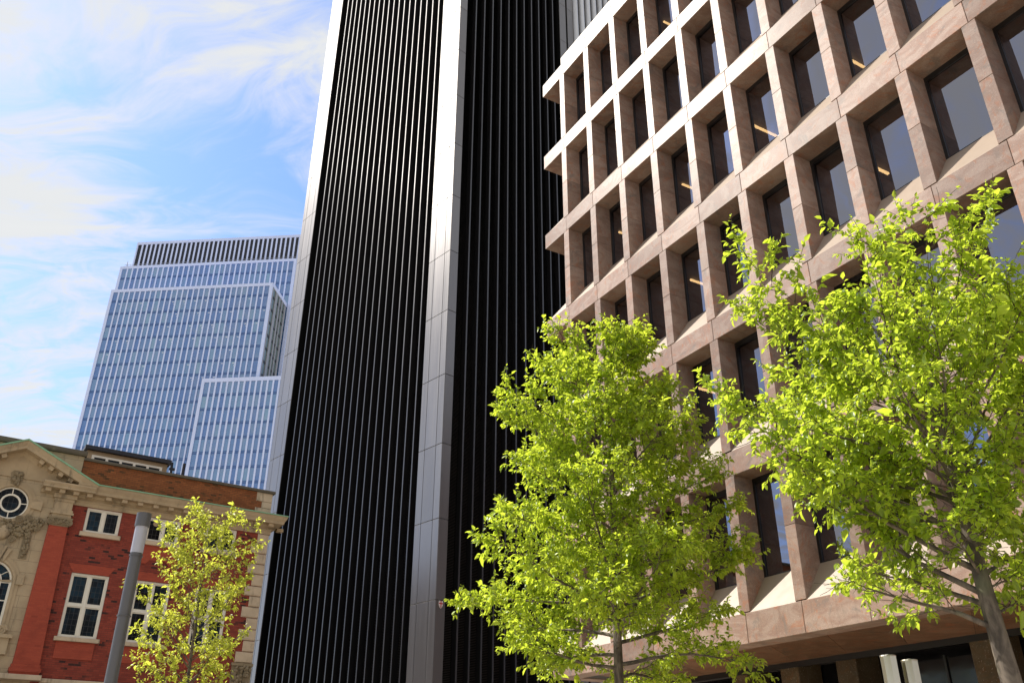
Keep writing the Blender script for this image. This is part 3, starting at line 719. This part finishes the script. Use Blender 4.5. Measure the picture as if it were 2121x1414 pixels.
for a in (4, 92, 184, 272):
    t = R(a); c, s_ = math.cos(t), math.sin(t)
    bars.add([(UC + c * .35 - s_ * .018, .05, 11.32 + s_ * .35 + c * .018), (UC + c * .35 + s_ * .018, .05, 11.32 + s_ * .35 - c * .018), (UC + c * .58 + s_ * .018, .05, 11.32 + s_ * .58 - c * .018), (UC + c * .58 - s_ * .018, .05, 11.32 + s_ * .58 + c * .018)], [(0, 1, 2, 3)])
put('glazing_bars', bars.mesh('glazing_bars', WPAINT, fix=False), oc)
put('pane', MB().disc(UC, 11.32, .6, .10).mesh('pane', OLDGL, fix=False), oc)
sur = MB().ring(UC, 11.32, .63, .74, -.07, .01).ring(UC, 11.32, .74, .86, -.04, .01).ring(UC, 11.32, .62, .66, -.03, .05)
put('oculus_moulding', sur.mesh('oculus_moulding', STONEP), H)
for a in (0, 180):
    c = math.cos(R(a)); put('keystone', MB().prism([(UC + c * .68, 11.22), (UC + c * 1.08, 11.16), (UC + c * 1.08, 11.52), (UC + c * .68, 11.46)], -.11, .0).mesh('keystone', STONEP), H)
def carving(name, pts, r0, r1, n_, seed):                        # clustered fruit, leaves and scrolls along a curve
    g = np.random.default_rng(seed); b = MB()
    for k in range(n_):
        t = g.random() * (len(pts) - 1); i = int(t); f = t - i; p = [pts[i][q] * (1 - f) + pts[i + 1][q] * f for q in range(3)]
        w_ = p[2]; r = g.uniform(r0, r1)
        b.ball((p[0] + g.uniform(-w_, w_), -.03 - g.random() * .11, p[1] + g.uniform(-w_, w_)), r, (g.uniform(.6, 1.3), .9, g.uniform(.6, 1.3)), 6, 4)
    return b
def scroll(b, cu, cz, r, flip=1, turns=2.2, v=-.1, th=.03):
    pv = None
    for k in range(26):
        t = k / 25; a = t * turns * 2 * math.pi; rr = r * (1 - t * .82); p = (cu + flip * rr * math.cos(a), v - t * .03, cz + rr * math.sin(a))
        if pv: b.tube(pv, p, th * (1 - t * .4), th * (1 - t * .45), 6)
        pv = p
    return b.ball((cu, v - .03, cz), r * .2, seg=6, rings=4)
mk = carving('mask', [(UC - .02, 12.1, .12), (UC - .02, 12.42, .16)], .04, .09, 40, 3)
mk.prism([(UC - .17, 12.02), (UC + .13, 12.02), (UC + .22, 12.45), (UC + .14, 12.55), (UC - .18, 12.55), (UC - .26, 12.45)], -.08, .0)
put('carved_mask', mk.mesh('carved_mask', CARVE), H)
sw = carving('swag', [(UC, 10.45, .26), (UC + .45, 10.25, .16), (UC + .8, 10.5, .18), (UC + 1.12, 10.75, .15)], .035, .085, 170, 5)
for q in carving('', [(UC, 10.45, .26), (UC - .45, 10.25, .16), (UC - .8, 10.5, .18), (UC - 1.12, 10.75, .15)], .035, .085, 170, 6).v[:0]: pass
sw2 = carving('swag', [(UC, 10.45, .26), (UC - .45, 10.25, .16), (UC - .8, 10.5, .18), (UC - 1.12, 10.75, .15)], .035, .085, 170, 6)
sw.add(sw2.v, sw2.f)
for f_ in (1, -1):
    scroll(sw, UC + f_ * .42, 10.72, .15, f_); scroll(sw, UC + f_ * .75, 10.82, .12, -f_); scroll(sw, UC + f_ * .36, 9.95, .13, f_); scroll(sw, UC + f_ * 1.1, 10.45, .12, f_)
put('carved_swag', sw.mesh('carved_swag', CARVE), H)
put('cartouche', MB().ball((UC - .02, -.06, 10.18), .27, (1, .5, 1.05), 16, 10).mesh('cartouche', STONEP, smooth=True), H)
for f_ in (1, -1):
    dr = carving('drop', [(UC + f_ * .86, 10.35, .06), (UC + f_ * .86, 9.42, .09)], .03, .065, 90, 9)
    dr.box(UC + f_ * .86 - .14, UC + f_ * .86 + .14, -.03, .0, 9.3, 10.2)
    put('carved_drop', dr.mesh('carved_drop', CARVE), H)
# arched window
AZ = 8.42
spandrel_fill(AZ, .72, 0, 180, 8.42, 9.16, .74, 'arch_stone')
aw = put('arched_window', MB().ring(UC, AZ, .66, .74, .03, .2, 0, 180, 24).box(UC - .74, UC - .66, .03, .2, 5.9, AZ).box(UC + .66, UC + .74, .03, .2, 5.9, AZ).mesh('arched_window', WPAINT), H)
gb = MB().ring(UC, AZ, .36, .40, .06, .12, 0, 180, 20).box(UC - .018, UC + .018, .06, .12, 5.9, AZ + .36)
for x in (-.38, .38): gb.box(UC + x - .018, UC + x + .018, .06, .12, 5.9, AZ)
for z in (AZ - .02, AZ - .66, AZ - 1.3, AZ - 1.94): gb.box(UC - .66, UC + .66, .058, .118, z - .018, z + .018)
for a in (36, 72, 108, 144):
    c, s_ = math.cos(R(a)), math.sin(R(a)); gb.tube((UC + c * .38, .09, AZ + s_ * .38), (UC + c * .7, .09, AZ + s_ * .7), .018, .018, 4)
put('glazing_bars', gb.mesh('glazing_bars', WPAINT), aw)
put('pane', MB().disc(UC, AZ, .7, .11, 24, 0, 180).add([(UC - .7, .11, 5.9), (UC + .7, .11, 5.9), (UC + .7, .11, AZ), (UC - .7, .11, AZ)], [(0, 1, 2, 3)]).mesh('pane', OLDGL, fix=False), aw)
put('arch_moulding', MB().ring(UC, AZ, .75, .84, -.06, .01, 0, 180, 24).ring(UC, AZ, .84, .97, -.03, .01, 0, 180, 24).box(UC + .75, UC + .84, -.06, .01, 5.9, AZ).box(UC - .84, UC - .75, -.06, .01, 5.9, AZ).box(UC + .84, UC + .97, -.03, .01, 5.9, AZ).box(UC - .97, UC - .84, -.03, .01, 5.9, AZ).mesh('arch_moulding', STONEP), H)
put('keystone', MB().prism([(UC - .13, 9.12), (UC + .13, 9.12), (UC + .28, 9.68), (UC - .28, 9.68)], -.16, .0).mesh('keystone', STONEP), H)
for f_ in (1, -1):
    put('keystone', MB().prism([(UC + f_ * .17, 9.14), (UC + f_ * .27, 9.1), (UC + f_ * .47, 9.58), (UC + f_ * .33, 9.62)], -.10, .0).mesh('keystone', STONEP), H)
    ib = MB().box(UC + f_ * 1.0 - .14, UC + f_ * 1.0 + .10, -.09, .0, 8.35, 8.72)
    put('impost_block', ib.mesh('impost_block', STONEP), H)
    pd = MB().box(UC + f_ * .9 - .3, UC + f_ * .9 + .28, -.3, .0, 6.45, 6.58).box(UC + f_ * .9 - .22, UC + f_ * .9 + .2, -.2, .0, 5.9, 6.45)
    scroll(pd, UC + f_ * .8, 6.72, .17, f_, v=-.15, th=.05)
    put('scrolled_pedestal', pd.mesh('scrolled_pedestal', STONEP), H)
# pilasters, capitals and blocks
for f_ in (1, -1):
    X = lambda u: u if f_ == 1 else 2 * UC - u
    a, b_, c_, d_ = X(-8.71), X(-7.83), X(-7.99), X(-8.65)
    pb_ = MB().add([(a, -.17, 5.62), (b_, -.17, 5.62), (b_, .05, 5.62), (a, .05, 5.62), (d_, -.17, 10.66), (c_, -.17, 10.66), (c_, .05, 10.66), (d_, .05, 10.66)], [(0, 3, 2, 1), (4, 5, 6, 7), (0, 1, 5, 4), (1, 2, 6, 5), (2, 3, 7, 6), (3, 0, 4, 7)])
    put('pilaster', pb_.mesh('pilaster', RUBBED), H)
    l, r = min(a, b_), max(a, b_)
    put('pilaster_base', MB().box(l - .04, r + .04, -.22, .0, 5.5, 5.62).box(l - .08, r + .08, -.27, .0, 5.36, 5.5).box(l - .05, r + .05, -.23, .0, 5.27, 5.36).mesh('pilaster_base', RUBBED), H)
    cu = (X(-8.65) + X(-7.99)) / 2
    cp = MB().box(cu - .40, cu + .40, -.22, .0, 10.72, 10.93).box(cu - .44, cu + .44, -.27, .0, 10.93, 10.99).box(cu - .34, cu + .34, -.19, 0, 10.66, 10.72)
    scroll(cp, cu - .34, 10.80, .13, 1, v=-.24, th=.03); scroll(cp, cu + .34, 10.80, .13, -1, v=-.24, th=.03)
    for k in range(24): cp.ball((cu + rng.uniform(-.2, .2), -.24, rng.uniform(10.74, 10.9)), rng.uniform(.025, .05), seg=6, rings=4)
    put('capital', cp.mesh('capital', CARVE), H)
    put('entablature_block', MB().box(cu - .33, cu + .33, -.17, .0, 11.30, 11.62).box(cu - .36, cu + .38, -.22, 0, 11.20, 11.30).box(cu - .40, cu + .42, -.26, 0, 11.12, 11.20).box(cu - .35, cu + .36, -.2, 0, 11.0, 11.12).box(cu - .36, cu + .36, -.2, .0, 11.62, 11.74).box(cu - .42, cu + .42, -.26, .0, 11.74, 11.90).mesh('entablature_block', STONEP), H)
    # horizontal cornice stub of the broken pediment
    e0, e1 = (-9.22, -7.33) if f_ == 1 else (2 * UC + 7.33, 2 * UC + 9.22)
    put('pediment_cornice', MB().prof([(-.1, 11.9), (-.16, 12.02), (-.56, 12.03), (-.56, 12.10), (-.62, 12.2), (-.62, 12.25), (.1, 12.3), (.1, 11.9)], e0, e1).mesh('pediment_cornice', STONEP), H)
    for k in range(4): put('modillion', mod, H, (e0 + .22 + .5 * k, -.06, 0))
# raking cornices: swept profile, green flashing, blocks under
def rake(f_):
    p0, p1 = Vector((UC + f_ * 2.85, 0, 12.34)), Vector((UC, 0, 13.66))
    d = (p1 - p0).normalized(); nrm = Vector((-d.z, 0, d.x)) if f_ == -1 else Vector((d.z, 0, -d.x))
    if nrm.z < 0: nrm = -nrm
    def sweep(sec, mat, name, a=p0, b=p1):
        n_ = len(sec); k0 = [a + nrm * h + Vector((0, v, 0)) for v, h in sec]
        t = []
        for v, h in sec:                          # mitre at the apex plane u = UC
            s_ = a + nrm * h; L_ = (UC - s_.x) / d.x; t.append(s_ + d * L_ + Vector((0, v, 0)))
        return put(name, MB().add(k0 + t, [tuple(range(n_)), tuple(range(2 * n_ - 1, n_ - 1, -1))] + [(i, i + n_, (i + 1) % n_ + n_, (i + 1) % n_) for i in range(n_)]).mesh(name, mat), H)
    sweep([(.1, -.46), (-.06, -.46), (-.10, -.36), (-.16, -.30), (-.54, -.28), (-.54, -.19), (-.60, -.08), (-.62, -.02), (-.62, .0), (.1, 0)], STONEP, 'raking_cornice')
    sweep([(-.66, -.012), (-.66, .045), (.15, .045), (.15, .003)], COPPER, 'copper_flashing')
    for k in range(1, 6):
        c = p0 + d * (.42 * k + .15) + nrm * -.37
        q = MB(); hx, hz = d * .09, nrm * .075
        cs_ = [c - hx - hz, c + hx - hz, c + hx + hz, c - hx + hz]
        q.add([x + Vector((0, -.44, 0)) for x in cs_] + [x + Vector((0, .05, 0)) for x in cs_], [(0, 1, 2, 3), (7, 6, 5, 4), (0, 4, 5, 1), (1, 5, 6, 2), (2, 6, 7, 3), (3, 7, 4, 0)])
        put('modillion', q.mesh('modillion', STONEP), H)
for f_ in (1, -1): rake(f_)
put('tympanum', MB().prism([(UC - 2.5, 12.3), (UC + 2.5, 12.3), (UC + .2, 13.4), (UC - .2, 13.4)], -.05, .08).mesh('tympanum', STONEP), H)
put('string_course', MB().cbox(-12.6, -7.70, -.42, .05, 5.08, 5.26, .02).mesh('string_course', STONEQ), H)
put('string_course', MB().cbox(-7.70, -.85, -.2, .05, 5.04, 5.19, .02).mesh('string_course', STONEQ), H)
# flat dormer and pipe on the roof
put('dormer', MB().box(-7.45, -3.92, 4.0, 7, 12.5, 15.22).mesh('dormer', simple('buff_render', (.36, .27, .17), .85, 0, .12, 2)), H)
put('dormer_roof', MB().box(-7.58, -3.80, 3.8, 7.2, 15.22, 15.40).tube((-3.78, 3.85, 15.3), (-3.72, 3.85, 14.55), .07, .05, 6).box(-3.84, -3.6, 3.8, 3.95, 14.95, 15.05).mesh('dormer_roof', ROOFB), H)
dw = MB().box(-7.22, -4.14, 3.93, 3.998, 14.93, 15.02).box(-7.22, -4.14, 3.93, 3.998, 14.30, 14.40)
for k in range(6): dw.box(-7.22 + .593 * k, -7.22 + .593 * k + .11, 3.92, 3.997, 14.40, 14.93)
dwo = put('dormer_window', dw.mesh('dormer_window', WPAINT), H)
put('pane', MB().add([(-7.2, 3.97, 14.35), (-4.2, 3.97, 14.35), (-4.2, 3.97, 14.95), (-7.2, 3.97, 14.95)], [(0, 1, 2, 3)]).mesh('pane', OLDGL, fix=False), dwo)
put('vent_pipe', MB().tube((-3.62, 2.0, 12.4), (-3.62, 2.0, 14.75), .065, .065, 10, True).mesh('vent_pipe', ROOFB), H)

# ================================================================== STREET FURNITURE
lp = root('lamp_post', (-6.02, 14.0, 0), 0, 'tall dark grey cylindrical lamp post with clear lantern band near its top', 'lamp post')
put('post', MB().tube((0, 0, 0), (0, 0, 4.98), .098, .092, 24).tube((0, 0, 4.93), (0, 0, 4.95), .106, .106, 24).mesh('post', POLEG, smooth=True), lp)
put('cap', MB().tube((0, 0, 5.41), (0, 0, 5.63), .115, .115, 24, True).mesh('cap', POLEG), lp)
put('lantern', MB().tube((0, 0, 4.98), (0, 0, 5.41), .098, .098, 24).mesh('lantern', DIFF, smooth=True), lp)
lr = MB().tube((0, 0, 4.98), (0, 0, 5.41), .035, .035, 10)
for k in range(9):
    z = 5.0 + k * .045; lr.tube((0, 0, z), (0, 0, z + .018), .085, .06, 16)
put('reflector', lr.mesh('reflector', DIFF), lp)
put('neck_ring', MB().tube((0, 0, 4.0), (0, 0, 4.015), .108, .108, 24, True).mesh('neck_ring', POLEG), lp)
def ribpole(name, x, y, h, label):
    r_ = root(name, (x, y, 0), R(20 if x < 4.9 else 38), label, 'pole', 'steel poles below the right tree')
    n_ = 16; b = MB(); vs = []
    for z in (0, h):
        for k in range(n_): t = 2 * math.pi * k / n_; rr = .098 if k % 4 else .112; vs.append((rr * math.cos(t), rr * math.sin(t), z))
    b.add(vs, [(k, (k + 1) % n_, n_ + (k + 1) % n_, n_ + k) for k in range(n_)])
    put('shaft', b.mesh('shaft', STEEL), r_)
    put('cap', MB().tube((0, 0, h), (0, 0, h + .015), .105, .10, 16, True).box(-.02, .03, -.02, .02, h + .015, h + .03).mesh('cap', STEEL), r_)
ribpole('steel_pole', 4.93, 12.0, 3.185, 'left one of the two short brushed steel poles by the dark shopfront')
ribpole('steel_pole', 5.20, 12.0, 3.13, 'right one of the two short brushed steel poles by the dark shopfront')
# pair of white dish reflectors on a bracket from the granite front
Gm = Matrix.Translation((GO[0], GO[1], 0)) @ Matrix.Rotation(GA, 4, 'Z')
dl = root('bracket_lamp', (0, 0, 0), 0, 'pair of shallow white dish reflectors on a dark bracket, half hidden in the right tree', 'lamp')
dl.matrix_world = Gm @ Matrix.Translation((11.5, -1.0, 8.96))
db = MB()
def dish(b, cx, cy, cz, r):
    pr = []
    for i in range(5):
        t = i / 4; rr = r * (1 - t * .999); z = cz + .06 * t
        pr.append([(cx + rr * math.cos(2 * math.pi * k / 24), cy + rr * math.sin(2 * math.pi * k / 24), z) for k in range(24)])
    for a, c in zip(pr[:-1], pr[1:]): b.add(a + c, [(k, (k + 1) % 24, 24 + (k + 1) % 24, 24 + k) for k in range(24)])
    b.add(pr[0] + [(x, y, z - .02) for x, y, z in pr[0]], [(k, (k + 1) % 24, 24 + (k + 1) % 24, 24 + k) for k in range(24)])
wp = simple('white_lamp_paint', (.68, .64, .60), .45)
for (cx, cz, r) in ((-.02, -.20, .40), (.28, -.42, .30)):
    b = MB(); dish(b, cx, 0, cz, r); put('dish', b.mesh('dish', wp), dl)
put('bracket', MB().tube((-.45, -.05, 0.03), (.6, .1, -.0), .025, .025, 8, True).tube((.28, .05, 0), (.28, 1.0, -.0), .03, .03, 8, True).tube((0, 0, 0.02), (0, 0, -.2), .02, .02, 6).tube((.28, 0, 0), (.28, 0, -.42), .02, .02, 6).mesh('bracket', POLEG), dl)

# ================================================================== TREES
def leaf_mesh(name, P, Dv, size, mat, seed, wid=.30):
    g = np.random.default_rng(seed); n = len(P)
    P = np.array(P); Dv = np.array(Dv)
    Dv = Dv + g.normal(0, .25, (n, 3)); Dv[:, 2] -= .42; Dv /= np.linalg.norm(Dv, axis=1)[:, None]
    up = np.array([0, 0, 1.]) + g.normal(0, .55, (n, 3))
    side = np.cross(Dv, up); side /= np.linalg.norm(side, axis=1)[:, None]; nn = np.cross(side, Dv)
    s = size * np.exp(g.normal(0, .33, n))
    tmpl = np.array([(0, 0, 0), (.36, wid, .10), (.36, -wid, .10), (.72, wid * .62, .05), (.72, -wid * .62, .05), (1.0, 0, -.16), (.45, 0, .0)])
    V = P[:, None, :] + s[:, None, None] * (tmpl[None, :, 0, None] * Dv[:, None, :] + tmpl[None, :, 1, None] * side[:, None, :] + tmpl[None, :, 2, None] * nn[:, None, :])
    F = np.array([(0, 6, 1), (0, 2, 6), (1, 6, 3), (6, 2, 4), (3, 6, 5), (6, 4, 5)])
    faces = (F[None] + 7 * np.arange(n)[:, None, None]).reshape(-1, 3)
    me = bpy.data.meshes.new(name); me.vertices.add(7 * n); me.vertices.foreach_set('co', V.reshape(-1))
    me.loops.add(len(faces) * 3); me.loops.foreach_set('vertex_index', faces.reshape(-1).astype(np.int32))
    me.polygons.add(len(faces)); me.polygons.foreach_set('loop_start', np.arange(0, len(faces) * 3, 3, dtype=np.int32))
    me.update(calc_edges=True); me.materials.append(mat)
    a = me.attributes.new('tint', 'FLOAT', 'FACE'); a.data.foreach_set('value', np.repeat(np.clip(g.beta(1.5, 1.3, n), 0, 1), 6).astype(np.float32))
    return me
def bez(p0, d0, L, bend, n, g, wob):
    pts = [Vector(p0)]; d = Vector(d0).normalized()
    for i in range(n):
        d = (d + bend / n + Vector(g.normal(0, wob, 3))).normalized(); pts.append(pts[-1] + d * (L / n))
    return pts
def tree(name, base, label, cat, top, zlow, env, nb, nsub, ntw, nleaf, lsize, lmat, trunk_r, seed, rise=.45, lean=(0, 0), bare=.0, big=0, sub_l=.42, tw_l=.34, droop=-.05):
    g = np.random.default_rng(seed)
    r_ = root(name, (base[0], base[1], 0), 0, label, cat)
    H_ = top
    tp = [Vector((0, 0, 0))]; nseg_ = 26
    for i in range(1, nseg_ + 1):
        t = i / nseg_; tp.append(Vector((lean[0] * t + .05 * math.sin(4.1 * t + seed) * t * 1.6, lean[1] * t + .05 * math.cos(3.3 * t) * t, H_ * t * .97)))
    rad = lambda t: trunk_r * ((1 - t) ** .85 * .93 + .05)
    tb = MB()
    for i in range(nseg_): tb.tube(tp[i], tp[i + 1], rad(i / nseg_), rad((i + 1) / nseg_), 12)
    put('trunk', tb.mesh('trunk', BARK, smooth=True), r_)
    def at(z):
        t = min(.999, z / (H_ * .97)) * nseg_; i = int(t); return tp[i].lerp(tp[i + 1], t - i)
    P, Dv = [], []; tw = MB(); az = g.random() * 6.28
    def leaves(pts, k0=0.15):
        for i in range(len(pts) - 1):
            a, b = pts[i], pts[i + 1]; d = (b - a).normalized()
            for q in range(2):
                sd_ = Vector(g.normal(0, 1, 3)); sd_ = (sd_ - d * sd_.dot(d)).normalized()
                P.append(a.lerp(b, g.random())); Dv.append(d * .55 + sd_ * .75)
        P.append(pts[-1]); Dv.append((pts[-1] - pts[-2]).normalized())
    for i in range(nb):
        t = (i + .3 + .5 * g.random()) / nb; z = zlow + (H_ - zlow) * (t ** .92) * .97; az += 2.39996 + g.normal(0, .25)
        Rr = env(z, az) * g.uniform(.86, 1.10)
        if Rr < .15: continue
        el = rise + .55 * t
        d0 = Vector((math.cos(az) * math.cos(el), math.sin(az) * math.cos(el), math.sin(el)))
        st_ = at(max(zlow * .85, z - Rr * math.sin(el) * .55)); L = Rr / math.cos(el) * .96
        br = bez(st_, d0, L, Vector((0, 0, droop - .1)), 9, g, .07)
        r0 = min(rad(z / H_) * .55, .012 + .013 * L)
        lb = MB()
        for k in range(9): lb.tube(br[k], br[k + 1], r0 * (1 - k / 9.6), r0 * (1 - (k + 1) / 9.6), 6)
        put('limb', lb.mesh('limb', BARK, smooth=True), r_)
        ns = max(4, int(nsub * (.45 + .55 * L / 3.2)))
        for s_ in range(ns):
            q = .16 + .84 * (s_ + g.random()) / ns; k = min(8, int(q * 9)); pp = br[k].lerp(br[k + 1], q * 9 - k); dd = (br[k + 1] - br[k]).normalized()
            sidev = dd.cross(Vector((0, 0, 1))).normalized() * (1 if s_ % 2 else -1)
            sdv = (dd * .65 + sidev * g.uniform(.4, 1.0) + Vector((0, 0, g.uniform(-.28, .38)))).normalized()
            sl_ = sub_l * L * (1.08 - q) * g.uniform(.6, 1.15) + .16
            sb = bez(pp, sdv, sl_, Vector((0, 0, .15)), 5, g, .1)
            for k2 in range(5): tw.tube(sb[k2], sb[k2 + 1], .0085 * (1 - k2 / 6), .0085 * (1 - (k2 + 1) / 6), 4)
            nt_ = max(2, int(ntw * (.4 + sl_)))
            for w_ in range(nt_):
                q2 = .2 + .8 * (w_ + g.random()) / nt_; k2 = min(4, int(q2 * 5)); p2 = sb[k2].lerp(sb[k2 + 1], q2 * 5 - k2); d2 = (sb[k2 + 1] - sb[k2]).normalized()
                tv = (d2 * .7 + Vector(g.normal(0, .55, 3)) + Vector((0, 0, .12))).normalized()
                tl = tw_l * g.uniform(.5, 1.2)
                tt = bez(p2, tv, tl, Vector((0, 0, .1)), 3, g, .12)
                for k3 in range(3): tw.tube(tt[k3], tt[k3 + 1], .0035, .0028, 3)
                if g.random() < (bare + .3 if big and z < 4.0 else bare): continue
                m_ = max(2, nleaf // 2); pts2 = [tt[0].lerp(tt[1], .5)] + tt[1:]
                ex = [pts2[0]]
                for a_, b2 in zip(pts2[:-1], pts2[1:]):
                    for e in range(1, m_ // 2 + 1): ex.append(a_.lerp(b2, e / (m_ // 2)))
                leaves(ex)
            leaves(sb[3:])
        leaves(br[7:])
    put('twigs', tw.mesh('twigs', TWIG, fix=False), r_, kind='stuff')
    P = [p for p in P]
    if big:                                        # the leaves nearest the camera as pieces of their own
        dist = [(Vector(base + (0,)) + p - Vector((0, 0, 1.6))).length for p in P]
        order = np.argsort(dist)[:big * 3]; pick = set(g.choice(order, big, replace=False).tolist())
        proto = [leaf_mesh('leaf', [Vector((0, 0, 0))], [Vector((1, 0, .25))], lsize, lmat, 40 + q) for q in range(6)]
        for q, i in enumerate(pick):
            o = put('leaf', proto[q % 6], r_, P[i]); o.rotation_euler = Vector(Dv[i]).to_track_quat('X', 'Z').to_euler()
        keep = [i for i in range(len(P)) if i not in pick]; P = [P[i] for i in keep]; Dv = [Dv[i] for i in keep]
    put('foliage', leaf_mesh('foliage', P, Dv, lsize, lmat, seed, .27), r_, kind='stuff')
    print(name, 'leaves', len(P)); return r_

def interp(z, tab):
    if z <= tab[0][0]: return tab[0][1]
    for (a, x), (b, y) in zip(tab[:-1], tab[1:]):
        if z <= b: return x + (y - x) * (z - a) / (b - a)
    return tab[-1][1]
def sided(left, right, mid, near=1.0):
    def f(z, az):
        c = math.cos(az); l, r, m_ = interp(z, left), interp(z, right), interp(z, mid)
        return (m_ * (1 - abs(c)) + (r if c > 0 else l) * abs(c)) * ((near if z > 5 or near == 1 else near * .6) if math.sin(az) < -.3 else 1)
    return f
env1 = sided([(3.6, 1.9), (4.3, 2.6), (5.1, 3.4), (6.2, 2.75), (7.4, 2.35), (8.6, 1.95), (9.6, 1.5), (10.4, .6), (10.9, .15)],
             [(3.6, 2.6), (4.3, 2.9), (5.3, 3.2), (6.3, 2.5), (7.3, 2.4), (8.0, 1.5), (9.2, 1.15), (10.2, .7), (10.9, .15)],
             [(3.6, 2.2), (5, 3.0), (7, 2.4), (9.5, 1.3), (10.9, .15)])
tree('young_tree', (1.98, 17.0), 'broad conical leafy green tree in the middle, in front of the granite base', 'tree', 10.35, 3.6, env1, 50, 15, 10, 8, .082, LEAF1, .125, 5, rise=.20, bare=.16)
env2 = sided([(3.0, 1.2), (4.0, 2.15), (5.6, 2.4), (6.4, 2.2), (7.2, 1.5)],
             [(2.9, .5), (4.5, 1.2), (5.6, 2.4), (7.2, 2.3)],
             [(2.9, .9), (4.5, 1.6), (6, 1.9), (7.6, 1.4), (8.4, .6)], .72)
tree('street_tree', (5.22, 9.5), 'large leafy tree with bare grey trunk at the right edge', 'tree', 6.95, 3.35, env2, 36, 12, 10, 8, .077, LEAF2, .155, 21, rise=.45, bare=.15, big=280, lean=(-.15, .1))
env3 = sided([(3.0, 1.6), (4.6, 1.6), (5.6, 1.4), (6.4, 1.3), (7.1, .75), (7.9, .2)], [(3.0, 1.0), (4.6, 1.0), (5.8, 1.2), (6.6, 1.1), (7.3, .55), (7.9, .2)], [(3.0, 1.2), (5, 1.4), (6.5, 1.1), (7.9, .2)])
tree('small_yellow_tree', (-7.62, 22.0), 'small tree with yellow-green new leaves in front of the red brick building', 'tree', 7.75, 3.0, env3, 42, 8, 8, 6, .072, LEAF3, .07, 33, rise=.5, tw_l=.24)
